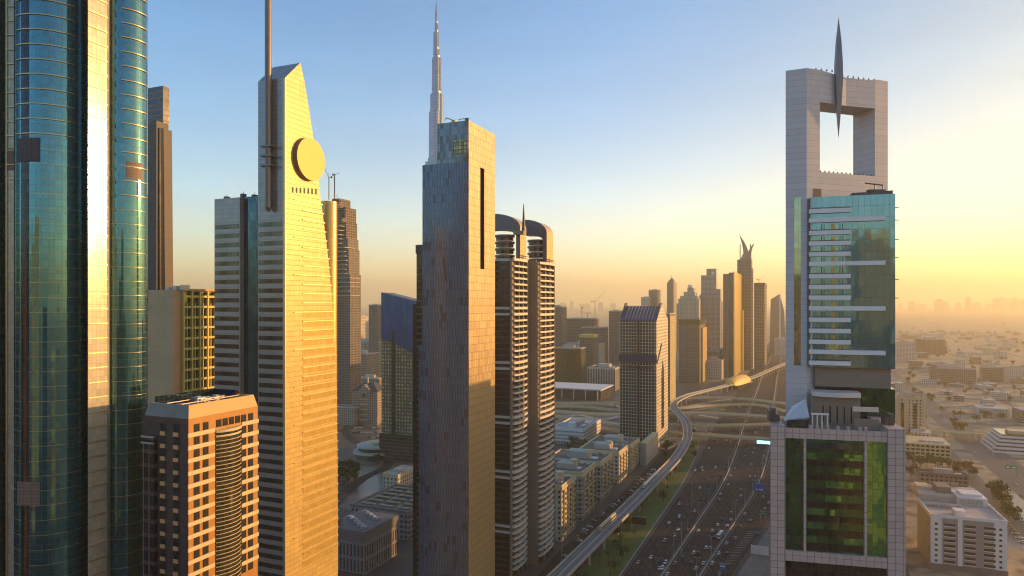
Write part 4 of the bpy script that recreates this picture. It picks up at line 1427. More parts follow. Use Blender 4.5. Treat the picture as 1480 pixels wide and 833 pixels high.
# terrace on the podium roof: glazed pavilion with a white sail roof, planters
ub('terrace_floor', fa, fb, zp0 - 2.59, zp0 - 2.2, 1.3, 20, M['paving'])
q = MB()
a, b = uA + ud * (WP * fx(1134)), uA + ud * (WP * fx(1172))
z = zp0
q.face([(*(a + un * 2), z + 1.2), (*(b + un * 2), z + 2.2), (*(b + un * 8), z + 6.2), (*(a + un * 8 + ud * 3), z + 4.0)])
q.face([(*(a + un * 2), z + 1.0), (*(a + un * 8 + ud * 3), z + 3.8), (*(b + un * 8), z + 6.0), (*(b + un * 2), z + 2.0)])
q.build('sail_roof', M['canopy'], T)
q = MB(); q.prism([(p.x, p.y) for p in (a + un * 3 + ud, b + un * 3, b + un * 7, a + un * 7 + ud * 2)], zp0 - 2.3, zp0 + 1.3); q.build('pavilion', M['strip_glass'], T)
for i, px in enumerate((1177, 1184, 1191, 1199)):
    f = fx(px); ub('pavilion_post', f - .004, f + .004, zp0 - 2.2, zp0 + 2.8, 2.4, 2.7, M['white'])
ub('pavilion_lintel', fx(1175), fx(1201), zp0 + 2.8, zp0 + 3.2, 2.3, 2.8, M['white'])
for px, h in ((1118, 2.6), (1122, 3.4), (1128, 1.8), (1291, 2.0), (1298, 2.8)):
    f = fx(px); ub('roof_unit', f - .016, f + .016, zp0 + .36, zp0 + .36 + h, 5, 9, M['dark_metal'])
ub('terrace_wall', fx(1244), fx(1280), zp0 - 2.2, zp0 + 1.6, 5.5, 6.2, M['terrace_brown'])
ub('terrace_wall', fx(1244), fx(1283), zp0 + 3.2, zp0 + 4.4, 8.0, 8.6, M['balcony_white'])

# ------------------------------------------------------------------ towers added unseen behind it, to shade the motorway and the steel blue tower
M['office_tower'] = facade('office_tower', (0.34, 0.28, 0.22), (0.10, 0.10, 0.10), 3.2, 3.6, .6, .5)
def shading_block(label, u, v, w, l, h):
    p = uvp(u, v)
    T = thing('shading_tower', label, 'office block', p, TH, 'unseen towers added to shade the motorway')
    q = MB(); q.prism([(0, 0), (w, 0), (w, l), (0, l)], 0, h, 0, 1); q.build('wall', [M['office_tower'], M['roof']], T)
    q = MB(); q.box(w * .2, w * .8, l * .2, l * .8, h, h + 4); q.build('plant_room', M['concrete'], T)
shading_block('slender stone slab tower added unseen behind the frame tower for its shade', 5, 402, 9, 46, 150)
shading_block('second stone office tower added unseen behind the frame tower for its shade', 14, 470, 26, 46, 150)
shading_block('third stone office tower added unseen behind the frame tower for its shade', 20, 528, 26, 46, 120)
shading_block('fourth stone office tower added unseen behind the frame tower for its shade', 22, 612, 28, 52, 150)
shading_block('fifth stone office tower added unseen behind the frame tower for its shade', 26, 676, 28, 58, 130)
shading_block('sixth stone office tower added unseen behind the frame tower for its shade', 36, 812, 30, 80, 120)
# towers added out of view behind the camera, to be mirrored in the glass
M['mirrored_gold'] = facade('mirrored_gold', (0.66, 0.50, 0.28), (0.10, 0.08, 0.06), 3.6, 3.7, .5, .5)
for n_m, (where, x, y, w_, l_, h_, mm) in enumerate((('golden', -352, 22, 14, 60, 172, 'mirrored_gold'), ('second dark', -345, -30, 16, 40, 190, 'office_tower'), ('wide pale', -310, -150, 62, 26, 208, 'mirrored_gold'), ('dark', -215, -170, 26, 26, 150, 'office_tower'), ('broad pale', -150, -200, 34, 30, 185, 'mirrored_gold'), ('dark slim', -95, -140, 20, 24, 165, 'office_tower'),
        ('slim pale', -45, -170, 14, 24, 205, 'mirrored_gold'), ('low dark', 10, -130, 26, 30, 130, 'office_tower'), ('low pale', 60, -190, 30, 30, 120, 'mirrored_gold'), ('stepped pale', 150, -120, 22, 34, 180, 'mirrored_gold'), ('dark', 215, -60, 30, 30, 140, 'office_tower'),
        ('low wide pale', 290, 20, 36, 40, 100, 'mirrored_gold'), ('tall dark', -20, -420, 36, 36, 230, 'office_tower'), ('far pale', -330, -400, 40, 40, 240, 'mirrored_gold'), ('far dark', 120, -380, 44, 40, 150, 'office_tower'), ('far wide pale', 240, -330, 60, 40, 120, 'mirrored_gold'))):
    T = thing('mirrored_tower', f'{where} office tower added behind the viewpoint to be mirrored in the glass towers', 'office block', (x, y, 0), TH, 'unseen towers added behind the viewpoint')
    q = MB(); q.prism([(0, 0), (w_, 0), (w_, l_), (0, l_)], 0, h_, 0, 1); q.build('wall', [M[mm], M['roof']], T)
    q = MB(); q.box(w_ * .25, w_ * .75, l_ * .25, l_ * .75, h_, h_ + 9); q.build('plant_room', M['cream_band'], T)

# ------------------------------------------------------------------ the grid tower by the viaduct
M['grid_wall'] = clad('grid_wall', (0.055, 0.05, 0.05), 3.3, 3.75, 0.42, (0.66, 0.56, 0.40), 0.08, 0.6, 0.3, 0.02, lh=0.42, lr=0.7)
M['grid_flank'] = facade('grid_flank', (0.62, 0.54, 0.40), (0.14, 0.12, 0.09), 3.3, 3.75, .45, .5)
M['blue_panel'] = plain('blue_panel', (0.008, 0.025, 0.085), 0.35, 0.2, 0.08)
Y0, PXC = 780.0, 949.0
T = thing('grid_tower', 'cream gridded tower with dark blue roof fins beside the bend of the viaduct', 'skyscraper', P(PXC, Y0), TH)
w = WN(PXC, Y0, 895.5)
L = LD(PXC, Y0, 965.5)
ze, zf = ZZ(464, Y0), ZZ(440, Y0)
zl = ZZ(518, Y0)
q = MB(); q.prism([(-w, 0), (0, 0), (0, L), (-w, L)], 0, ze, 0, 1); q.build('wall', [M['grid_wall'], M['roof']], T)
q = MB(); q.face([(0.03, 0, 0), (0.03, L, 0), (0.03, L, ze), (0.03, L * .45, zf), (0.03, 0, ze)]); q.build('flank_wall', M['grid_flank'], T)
q = MB()
q.extx([(-.4, ze - .5), (0, ze - .5), (L * .45, zf - 3), (L * .45, zf - 2.2), (-.4, ze + .6)], -w, -1.2)
q.build('slanted_roof', M['blue_panel'], T)
for x in (-w, -1.15):
    q = MB(); q.extx([(-.8, ze - 1), (L * .4, ze - 1), (L * .5, zf + 1.5), (L * .36, zf + 1.5)], x, x + 1.15); q.build('roof_fin', M['blue_panel'], T)
for i in range(9):
    x = -w + 6 + i * (w - 12) / 8
    q = MB(); q.extx([(1.0, ze + 1), (1.4, ze + 1), (L * .4, zf - 1.2), (L * .36, zf - 1.2)], x, x + .5); q.build('roof_rib', M['concrete'], T)
q = MB(); q.box(-w - .6, .5, -1.6, -.003, zl - 5, zl + 3.5); q.build('blue_band', M['blue_panel'], T)
q = MB(); q.box(-w + 7, -w * .12, -.25, -.004, zl - 12.5, zl - 9); q.build('plant_slot', M['black'], T)
q = MB(); q.box(-w * .48 - 1.1, -w * .48 + 1.1, -.8, -.006, 0, ze - 1); q.build('centre_recess', M['black_glass'], T)
for x in (-w, -.9):
    q = MB(); q.box(x, x + .9, -.7, -.002, 0, ze); q.build('corner_pier', M['cream_band'], T)
q = MB(); q.extx([(-.6, zl - 6), (1.4, zl - 6), (L * .42, zl + 15), (L * .36, zl + 15)], 0.05, 1.0); q.build('gable_fin', M['blue_panel'], T)
q = MB(); q.extx([(L * .40, 18), (L * .62, 18), (L * .62, zl - 18), (L * .51, zl - 4), (L * .40, zl - 18)], 0.033, .3); q.build('arched_slot', M['black_glass'], T)
for i in range(26):
    z = 14 + i * 5
    for y in (L * .16, L * .80):
        if z < ze - 8:
            q = MB(); q.box(.033, .5, y - 3.2, y + 3.2, z, z + .7); q.build('ledge', M['cream_band'], T)
q = MB(); q.box(-w * .2, 4, 0.5, 1.0, 0, 0.1)
T = thing('car_park_wall', 'blank grey annex wall at the foot of the gridded tower', 'annex', P(926, 705), TH)
q = MB(); q.prism([(0, -2), (6, -2), (6, 62), (0, 62)], 0, 22, 0, 1); q.build('wall', [M['concrete'], M['roof']], T)
q = MB(); q.box(-.2, 6.2, -2.2, 62.2, 22, 22.9); q.build('parapet', M['cream_band'], T)

# ------------------------------------------------------------------ generic blocks
FAC = {}
def fac(key, wall, glass, w=3.4, h=3.6, a=.55, b=.5, **kw):
    FAC[key] = facade('facade_' + key, wall, glass, w, h, a, b, **kw)
fac('dark', (0.16, 0.13, 0.11), (0.06, 0.06, 0.06))
fac('brown', (0.26, 0.20, 0.15), (0.07, 0.06, 0.05), 3.6, 3.5, .6, .5)
fac('pale', (0.50, 0.45, 0.39), (0.12, 0.11, 0.10), 3.6, 3.5, .5, .5)
fac('cream', (0.58, 0.49, 0.36), (0.13, 0.11, 0.09), 3.8, 3.6, .45, .55)
fac('grey', (0.32, 0.30, 0.29), (0.09, 0.09, 0.09), 3.4, 3.6, .6, .55)
fac('ribs', (0.40, 0.35, 0.29), (0.05, 0.05, 0.05), 5.0, 40, .55, .95)
fac('bare', (0.24, 0.19, 0.14), (0.035, 0.03, 0.025), 4.6, 3.7, .8, .72, metal=0.0, rough=.9)
fac('glass', (0.12, 0.12, 0.12), (0.22, 0.25, 0.27), 2.4, 3.6, .9, .85, metal=.85)
fac('slats', (0.24, 0.22, 0.21), (0.05, 0.05, 0.055), 2.6, 9.0, .45, .8)
fac('villa', (0.36, 0.27, 0.20), (0.07, 0.06, 0.05), 3.2, 3.4, .4, .55)

def block(name, label, cat, px, Y, px0, px1, ytop, f, group=None, yaw=TH, hi=None, plant=True, par='concrete', inward=None, L=None, Wd=None, z0=0.0, roofm='roof'):
    """a block whose near vertical edge is at px; px0 the far left end of its front, px1 the far end of its right flank"""
    T = thing(name, label, cat, P(px, Y), yaw, group)
    w = Wd if Wd else WN(px, Y, px0, yaw)
    L = L if L else (LD(px, Y, px1, yaw) if px1 is not None else 24)
    L = min(L, 120)
    z = ZZ(ytop, Y)
    q = MB(); q.prism([(-w, 0), (0, 0), (0, L), (-w, L)], 0, z, 0, 1); q.build('wall', [FAC[f] if f in FAC else M[f], M[roofm]], T)
    t = max(.35, min(w, L) * .025)
    for nm, b in (('parapet', (-w - .15, .15, -.15, t)), ('parapet', (-w - .15, .15, L - t, L + .15)), ('parapet', (-w - .15, -w + t, t + .003, L - t - .003)), ('parapet', (-t, .15, t + .003, L - t - .003))):
        q = MB(); q.box(*b, z - 0.8, z + 1.1); q.build(nm, M[par], T)
    if plant:
        q = MB(); q.box(-w * .7, -w * .3, L * .3, L * .65, z, z + max(2.5, min(6, w * .12))); q.build('plant_room', M['concrete'], T)
        q = MB(); q.box(-w * .25, -w * .12, L * .2, L * .4, z, z + 1.8); q.build('roof_unit', M['metal'], T)
    return T, w, L, z

def crane(label, p, h, jib, az, lift=0.5, mat='yellow_paint'):
    T = thing('tower_crane', label, 'crane', p)
    q = MB(); q.box(-.7, .7, -.7, .7, 0, h); q.build('mast', M[mat], T)
    c, s = math.cos(az), math.sin(az)
    q = MB(); q.tube((0, 0, h), (jib * c, jib * s, h + jib * lift), .55, 4, r1=.3); q.build('jib', M[mat], T)
    q = MB(); q.tube((0, 0, h), (-jib * .3 * c, -jib * .3 * s, h + .6), .6, 4); q.box(-jib * .3 * c - 1, -jib * .3 * c + 1, -jib * .3 * s - 1, -jib * .3 * s + 1, h - 1.4, h + 1); q.build('counter_jib', M['dark_metal'], T)
    q = MB(); q.tube((0, 0, h), (0, 0, h + jib * .22), .4, 4); q.build('tower_head', M[mat], T)

# row of low office blocks along the viaduct
ROW = [('nearest office block of the viaduct row, at the foot of the arched towers', 811.6, 478, 775, 831.5, 704, 'cream'),
       ('office block with a pale thick roof edge, second from the arched towers', 841, 522, 780, 860, 685, 'grey'),
       ('third office block of the viaduct row, with white roof edges and a sunlit stair tower', 868, 573, 790, 884.6, 670, 'grey'),
       ('fourth office block of the viaduct row, golden on its flank facing the road', 894.5, 633, 836, 908, 655, 'cream'),
       ('farthest office block of the viaduct row, next to the blank annex wall', 911, 672, 850, 924, 645, 'cream')]
pm_ = MB(); pm_.box(0, .45, -.5, .5, 0, 1.6); pm_.box(.1, .6, -.7, .7, -.25, -.02); 
pmw = pm_.mesh('window', M['window'])
for i, (lab, px, Y, pl, pr, yt, f) in enumerate(ROW):
    T, w, L, z = block('office_row_block', lab, 'office block', px, Y, pl, pr, yt, f, 'office blocks beside the viaduct', par='cream_band', roofm='roof')
    q = MB(); q.box(-w - .6, .7, -.7, L + .6, z - 2.6, z - .81); q.build('cornice', M['cream_band'], T)
    q = MB(); q.box(-w - .3, .4, -.4, L + .3, z * .62, z * .62 + 1.0); q.build('string_course', M['cream_band'], T)
    q = MB(); q.box(-w - .3, .5, -.5, L + .3, 4.2, 5.4); q.build('string_course', M['cream_band'], T)
    for y in (L * .18, L * .5, L * .82):
        q = MB(); q.box(0.003, 1.1, y - 2.0, y + 2.0, 5.42, z - 2.61); q.build('bay', M['cream_band'], T)
        k = 0
        zz = 7.0
        while zz < z - 5:
            inst(pmw, 'window', T, (1.102, y, zz))
            zz += 3.5
    q = MB(); q.cyl(-w * .35, L * .5, 3.0, z + 1, z + 6.5, 14); q.build('water_tank', M['cream_band'], T)
    for j in range(5):
        q = MB(); x = -w * (.1 + .16 * j); q.box(x - 1.4, x + 1.4, L * .75, L * .75 + 2.2, z, z + 1.7); q.build('roof_unit', M['metal'], T)

T, w, L, z = block('white_low_block', 'white low block with striped parking decks behind the viaduct row', 'car park', 843, 800, 797, 868, 622, 'pale', par='white', roofm='roof_pale')
for k in range(4):
    q = MB(); q.box(-w - .4, .4, -.5, L + .4, 3.5 + k * 4, 5.3 + k * 4); q.build('deck_edge', M['white'], T)
q = MB(); q.box(-w * .55, -w * .35, 6, 18, z, z + 6); q.build('stair_tower', M['white'], T)

# left middle distance
T, w, L, z = block('slatted_block', 'grey block with vertical slats in the shade between the gold and steel blue towers', 'office block', 527, 420, 470, 575, 772, 'slats', par='dark_concrete', roofm='dark_concrete', plant=False)
q = MB(); q.box(-w, .4, -.4, L, z - 5.5, z + 1.12); q.build('fascia', M['dark_concrete'], T)
for i in range(9):
    q = MB(); x, y = -w * (.15 + .085 * i), L * (.15 + .09 * ((i * 5) % 9)); q.box(x - 2, x + 2, y - 1.4, y + 1.4, z + 1.13, z + 2.6); q.cyl(x, y, 1.0, z + 2.6, z + 3.1, 10); q.build('roof_unit', M['metal'], T)
q = MB(); q.box(-w * .98, -w * .75, 1, 7, z + 1.13, z + 5); q.build('plant_room', M['dark_concrete'], T)
T, w, L, z = block('court_block', 'grey block with sunken roof courts behind the slatted block', 'office block', 592, 480, 507, 650, 742, 'grey', par='dark_concrete', roofm='dark_concrete', plant=False)
for i in range(3):
    q = MB(); q.box(-w * .9 + i * w * .3, -w * .66 + i * w * .3, 6, L - 6, z - .5, z + .06); q.build('roof_court', M['black'], T)
    for j in range(6):
        y = 7 + j * (L - 14) / 5; q = MB(); q.box(-w * .9 + i * w * .3, -w * .66 + i * w * .3, y, y + .7, z + .3, z + 1.2); q.build('trellis_bar', M['cream_band'], T)
T, w, L, z = block('small_sunlit_house', 'small cream house catching sun beyond the roof courts', 'house', 575, 610, 553, 603, 688, 'cream', par='cream_band', roofm='roof_pale')
T = thing('drum_pavilion', 'low round pavilion with stepped pale roof rims at the foot of the blue slanted tower', 'pavilion', P(543, 745), TH)
for i, (r, z0, z1, mm) in enumerate(((22, 0, 5, 'band_glass'), (24, 5, 7, 'concrete'), (18, 7, 11, 'band_glass'), (20, 11, 13, 'concrete'), (9, 13, 16, 'cream_band'))):
    q = MB(); q.cyl(0, 0, r, z0, z1, 28); q.build('storey' if mm == 'band_glass' else 'roof_rim', M[mm], T)
# blue tower with a slanted top
M['glint_wall'] = facade('glint_wall', (0.05, 0.05, 0.055), (0.85, 0.62, 0.20), 3.4, 3.7, .42, .55, metal=.5, rough=.25)  # gold window colour stands in for yellow reflections in dark glass
Y0 = 730.0
T = thing('slanted_tower', 'dark dotted tower whose slanted blue glass top slopes down to the right', 'skyscraper', P(551.5, Y0), TH)
w = WN(551.5, Y0, 606)
zA, zB = ZZ(423, Y0), ZZ(437, Y0 - w * .38)
q = MB(); q.exty([(0, 0), (w, 0), (w, zB), (0, zA)], 0, 22); q.build('wall', M['glint_wall'], T)
q = MB(); q.exty([(-.2, zA - 48), (w + .2, zB - 55), (w + .2, zB + .4), (-.2, zA + .4)], -.5, -.01); q.build('glass_crown', M['steel_blue'] if 'steel_blue' in M else clad('steel_blue', (0.012, 0.10, 0.34), 1.5, 30, .12, (.03, .05, .1), .06, .85, .3, .03), T)
xk = WN(551.5, Y0, 568)
q = MB(); q.box(xk - 1.5, xk + 2.0, -.9, -.003, 0, zA - 40); q.build('recess', M['black_glass'], T)
q = MB(); q.box(-1, w + 1, -3, -.95, 0, 28); q.build('podium_glass', M['brown_glass'], T)
# tower under construction behind the golden tower
Y0 = 1000.0
T = thing('unfinished_tower', 'unfinished dark stepped tower behind the golden tower', 'building site', P(490, Y0), TH)
for a, b, yt, y0 in ((478, 491, 287, 0), (488, 499, 300, 3), (491, 504, 322, -2), (495, 508.5, 346, -5), (500, 513, 362, -9), (505, 517.5, 398, -12)):
    q = MB(); q.box((a - 490) * 1.02, (b - 490) * 1.02, y0, y0 + 26, 0, ZZ(yt, Y0)); q.build('tier', FAC['bare'] if yt < 330 else FAC['dark'], T)
ru = random.Random(2)
for i in range(26):
    z = 175 + i * 6.2
    x1 = (517.5 - 490) * 1.02 if z < ZZ(398, Y0) else ((510 - 490) * 1.02 if z < ZZ(355, Y0) else (501 - 490) * 1.02)
    if z > ZZ(326, Y0):
        break
    q = MB(); q.box(-2, x1 + ru.uniform(-.5, 2.2), -14 + ru.uniform(-1.5, 0), 10, z, z + .9); q.build('floor_slab', M['concrete'], T)
for i, (px, yt) in enumerate(((485, 287), (493, 300), (499, 322))):
    q = MB(); z = ZZ(yt, Y0); x = (px - 490) * 1.02
    for j in range(4):
        q.tube((x - 3 + j * 2, -1, z), (x - 3 + j * 2, -1, z + 6), .3, 4)
    q.build('rebar', M['mast'], T)
crane('luffing crane on the unfinished tower behind the gold disc', (P(475.5, Y0 + 4, ZZ(288, Y0))), 31, 36, R(125), 1.0)
crane('plain mast crane at the right of the unfinished tower behind the gold disc', (P(483.5, Y0 + 4, ZZ(288, Y0))), 36, 8, R(40), .4, 'dark_metal')
# old style blocks with gabled roofs
def gabled(label, px0, px1, Y, yeave, ypeak):
    T = thing('gabled_house', label, 'apartment house', P((px0 + px1) / 2, Y), TH * .6, 'gabled apartment houses')
    hw = (px1 - px0) / 2 * Y / F
    z0, z1 = ZZ(yeave, Y), ZZ(ypeak, Y)
    q = MB(); q.box(-hw, hw, 0, 30, 0, z0, 0, 1); q.build('wall', [FAC['villa'], M['roof']], T)
    q = MB(); q.exty([(-hw * .5, z0 - 8), (hw * .5, z0 - 8), (hw * .5, z0 + 1), (0, z0 + (z1 - z0) * .7), (-hw * .5, z0 + 1)], -2.2, 24); q.build('centre_gable', FAC['villa'], T)
    q = MB(); q.taper([(-hw - 1, -1), (hw + 1, -1), (hw + 1, 31), (-hw - 1, 31)], z0, [(-hw * .4, 12), (hw * .4, 12), (hw * .4, 18), (-hw * .4, 18)], z1 - 2); q.build('roof', M['maroon'], T)
    q = MB(); q.cyl(0, 10, 1.3, z1 - 3, z1 + 2, 8); q.cyl(0, 10, 1.5, z1 + 2, z1 + 8, 8, r1=.1); q.build('finial', M['cream_band'], T)
    q = MB(); q.cyl(0, -2.4, 2.2, z0 - 7, z0 - 3, 14); q.build('arched_window', M['window'], T)
    for k in range(5):
        q = MB(); q.box(-hw * .3, hw * .3, -4, -2.21, 6 + k * 7, 7.2 + k * 7); q.build('balcony', M['cream_band'], T)
gabled('nearer gabled old style apartment house by the curving street', 507, 547, 940, 566, 552)
gabled('gabled old style apartment house half hidden by the golden tower', 478, 513, 1010, 556, 543)
block('old_block', 'low tan apartment block between the gabled houses and the street', 'apartment house', 512, 930, 480, 522, 590, 'villa', plant=False)
block('old_block', 'dark low apartment block behind the gabled houses', 'apartment house', 548, 1180, 515, 556, 548, 'brown')
block('slim_slab', 'white sunlit slab tower far off between the golden and the dotted tower', 'apartment tower', 520, 1750, 516, 533, 458, 'cream')
block('slim_slab', 'grey slab tower just left of the dotted tower', 'apartment tower', 545, 1500, 533, 552, 441, 'dark')
block('slim_slab', 'low grey slab tower between the white slab and the dotted tower', 'apartment tower', 536, 1900, 530, 543, 459, 'grey')
block('low_block', 'low dark block below the white slab tower', 'office block', 530, 1350, 498, 548, 512, 'brown')
block('low_block', 'long low block behind the unfinished tower', 'office block', 548, 1500, 505, 556, 495, 'grey')

# middle of the picture, beyond the row
block('dark_residence', 'plain dark residential tower just right of the arched towers', 'apartment tower', 812, 1500, 790, 819, 444, 'dark')
T, w, L, z = block('unfinished_block', 'wide unfinished concrete block with two cranes over it', 'building site', 858, 1750, 818, 866, 461, 'bare', plant=False)
crane('thin crane at the left of the wide unfinished block', P(841, 1750, z), 28, 30, R(100), .3)
crane('thin crane leaning right over the wide unfinished block', P(860, 1760, z), 44, 32, R(20), .9)
crane('low crane on the wide unfinished block', P(849, 1765, z), 14, 24, R(170), .25)
block('unfinished_block', 'second bare concrete frame right of the wide unfinished block', 'building site', 872, 1650, 840, 879, 474, 'bare', plant=False)
T, w, L, z = block('scaffold_tower', 'narrow scaffolded tower with yellow formwork on top', 'building site', 858, 1420, 838, 864, 488, 'bare', plant=False)
q = MB(); q.box(-w - 1, 1, -1, L + 1, z, z + 6); q.build('formwork', M['yellow_paint'], T)
block('grey_slab', 'grey slab tower left of the gridded tower', 'apartment tower', 895, 1620, 880, 900, 450, 'dark')
block('grey_block', 'broad grey office block under the cranes', 'office block', 866, 1480, 818, 874, 498, 'pale')
T, w, L, z = block('amber_office', 'squat amber glass office behind the loops of the interchange', 'office block', 840, 1340, 799, 847, 504, 'olive_glass')
q = MB(); q.box(-w * .5, .2, -.3, -.003, 5, z - 2); q.build('glass_front', M['bay_glass'], T)
block('ribbed_block', 'grey block with tall ribs behind the interchange', 'office block', 889, 1300, 849, 900, 533, 'ribs')
T, w, L, z = block('canopy_block', 'long low building with a thin white canopy roof', 'terminal', 868, 1170, 780, 884, 565, 'brown_glass', par='white', plant=False, roofm='roof_pale')
q = MB(); q.box(-w - 3, 3, -4, L + 3, z + 1.11, z + 2.2); q.build('canopy_roof', M['white'], T)
for i in range(6):
    x = -w + i * w / 5.2; q = MB(); q.box(x - .6, x + .6, -3.6, -2.4, 0, z + 1.1); q.build('canopy_post', M['white'], T)

# skyline up the road
T, w, L, z = block('twin_block', 'pale lower half of the pair of plain towers behind the gridded tower', 'apartment tower', 938, 2300, 926.5, 941, 430, 'pale')
T, w, L, z = block('twin_block', 'taller brown half of the pair of plain towers behind the gridded tower', 'apartment tower', 950, 2320, 937.5, 955, 419.5, 'brown')
T, w, L, z = block('pyramid_tower', 'slim tower with a pointed pyramid roof', 'skyscraper', 973.5, 2300, 964, 978, 409, 'brown', plant=False)
q = MB(); q.taper([(-w, 0), (0, 0), (0, L), (-w, L)], z, [(-w / 2 - .3, L / 2 - .3), (-w / 2 + .3, L / 2 - .3), (-w / 2 + .3, L / 2 + .3), (-w / 2 - .3, L / 2 + .3)], ZZ(400.5, 2300)); q.tube((-w / 2, L / 2, ZZ(402, 2300)), (-w / 2, L / 2, ZZ(397, 2300)), .8, 5); q.build('pyramid_roof', M['maroon'], T)
T = thing('stepped_tower', 'pale stepped tower with white crown between the pyramid and the twin topped tower', 'skyscraper', P(995, 1950), TH)
for a, b, yt, y0 in ((980.5, 1010, 432, 0), (983, 1008, 428, 2), (988, 1004, 422, 4), (993, 1002, 416, 6)):
    q = MB(); q.box((a - 995) * 1.95, (b - 995) * 1.9, y0, 46 - y0, 0, ZZ(yt, 1950)); q.build('tier', FAC['cream'], T)
q = MB(); q.cyl(4, 12, 7, ZZ(416, 1950), ZZ(412, 1950), 12); q.build('crown', M['white'], T)
q = MB()
for x in (-24, -12, 0, 12, 22):
    q.box(x - 1, x + 1, -1.4, -.003, 0, ZZ(434, 1950))
q.build('pilaster', M['cream_band'], T)
T = thing('twin_topped_tower', 'tall grey tower with two unequal flat tops', 'skyscraper', P(1025, 2000), TH)
for a, b, yt, y0 in ((1013.5, 1022, 398, 0), (1021, 1034.5, 388.5, 2), (1012, 1041, 426, -6), (1030, 1041, 418, -3)):
    q = MB(); q.box((a - 1025) * 2, (b - 1025) * 1.95, y0, y0 + 34, 0, ZZ(yt, 2000)); q.build('tier', FAC['grey'], T)
q = MB(); q.cyl(10, 1.8, 4, ZZ(397, 2000), ZZ(393, 2000), 12); q.build('crest', M['white'], T)
T, w, L, z = block('unfinished_tower', 'dark unfinished tower with netted top floors beside the station', 'building site', 1011, 1420, 981.5, 1021, 466, 'bare', plant=False)
q = MB(); q.box(-w - 1, 1, -1, L + 1, z - 6, z + 6); q.build('safety_net', M['olive_glass'], T)
q = MB(); q.box(1, 4, L * .2, L * .8, 0, z - 12); q.build('hoist', M['gold_metal'], T)
for i in range(8):
    q = MB(); q.tube((-w + i * w / 7, L * .3, z + 6), (-w + i * w / 7, L * .3, z + 9), .5, 4); q.build('rebar', M['mast'], T)
T, w, L, z = block('netted_tower', 'yellowish scaffolded tower peeping out behind the gridded tower', 'building site', 968, 1060, 955, 976, 454, 'bare', plant=False)
q = MB(); q.box(0.01, .6, 0, L, 0, z - 3); q.build('scaffold', clad('scaffold', (.36, .29, .13), 3.2, 3.6, .5, (.52, .43, .25), .8), T)
# slab tower, the sunlight on its flank put in as gold colour
Y0 = 1520.0
T = thing('gold_flank_tower', 'flat topped slab tower, dark in front, its sunlit flank coloured gold', 'skyscraper', P(1061.5, Y0), TH)
w = WN(1061.5, Y0, 1045)
L = LD(1061.5, Y0, 1072.5)
z = ZZ(394, Y0)
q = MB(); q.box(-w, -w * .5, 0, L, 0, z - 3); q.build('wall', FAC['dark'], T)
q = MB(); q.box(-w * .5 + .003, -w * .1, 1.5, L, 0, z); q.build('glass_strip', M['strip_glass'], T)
q = MB(); q.box(-w * .1 + .003, 0, -.4, L - 8, 0, z + 2); q.build('sunlit_flank', M['gold_sheet'], T)
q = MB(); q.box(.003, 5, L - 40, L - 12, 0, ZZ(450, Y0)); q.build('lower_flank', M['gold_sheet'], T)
# tower with two curved horns
Y0 = 1700.0
T = thing('horned_tower', 'dark tower crowned by two curved horns', 'skyscraper', P(1086, Y0), TH)
w = WN(1086, Y0, 1065.5)
z = ZZ(375, Y0)
q = MB(); q.box(-w, 0, 0, 40, 0, z); q.build('wall', FAC['dark'], T)
q = MB(); q.box(.003, 4, 4, 36, 0, z - 22); q.build('flank', FAC['cream'], T)
def horn(x0, x1, zt, thick, lean_):
    q = MB()
    o, i_ = [], []
    for k in range(11):
        t = k / 10
        zz = z - 4 + (zt - z + 4) * t
        bow = lean_ * (t ** 2.2)
        th = thick * (1 - t) ** .8 + .5
        o.append((x0 + (x1 - x0) * t + bow - th, zz))
        i_.append((x0 + (x1 - x0) * t + bow + th, zz))
    q.exty(i_ + o[::-1], 6, 20)
    return q
horn(-w + 22, -w + 20, ZZ(339.5, Y0), 8, -15).build('horn', M['mast'], T)
horn(-6, -9, ZZ(352, Y0), 6, 14).build('horn', M['mast'], T)
q = MB(); q.exty([(-w + 6, z), (-1, z), (-w * .4, ZZ(358, Y0))], 8, 18); q.build('crown_wedge', FAC['grey'], T)
for x in (-w + 6, -3):
    q = MB(); q.tube((x, 13, z), (x, 13, ZZ(352, Y0)), 1.2, 5); q.build('crown_post', M['mast'], T)
T, w, L, z = block('unfinished_tower', 'brown unfinished tower right of the horned tower, a crane on top', 'building site', 1105, 1760, 1087, 1112, 410, 'bare', plant=False)
q = MB(); q.box(-w - 1, 1, -1, L + 1, z - 8, z + 2); q.build('safety_net', M['brown_stone'], T)
crane('small crane on the brown unfinished tower right of the horns', P(1097, 1770, z), 10, 22, R(20), .5)
Y0 = 2300.0
T = thing('sail_tower', 'pale glass tower with a sharply slanted pointed top', 'skyscraper', P(1112, Y0), TH)
q = MB(); q.exty([(0, 0), (50, 0), (46, ZZ(450, Y0)), (32, ZZ(425, Y0)), (4, ZZ(433, Y0))], 0, 30); q.build('wall', FAC['glass'], T)
q = MB(); q.exty([(30, 0), (35, 0), (35, ZZ(427, Y0)), (31, ZZ(424, Y0))], -2, -.01); q.build('fin', M['white'], T)
block('white_low_slab', 'white low slab block below the slanted glass tower', 'office block', 1138, 2150, 1119, 1143, 492, 'pale')
block('skyline_block', 'brown block behind the stepped tower', 'office block', 985, 2500, 972, 990, 440, 'brown')
block('skyline_block', 'pale block filling the gap before the gold flanked tower', 'office block', 1044, 2400, 1034, 1049, 436, 'grey')
block('skyline_block', 'low brown block at the foot of the twin topped tower', 'office block', 1040, 1560, 1018, 1047, 508, 'brown')
block('skyline_block', 'flat roofed hall at the foot of the gold flanked tower', 'office block', 1043, 1480, 1012, 1049, 522, 'pale')
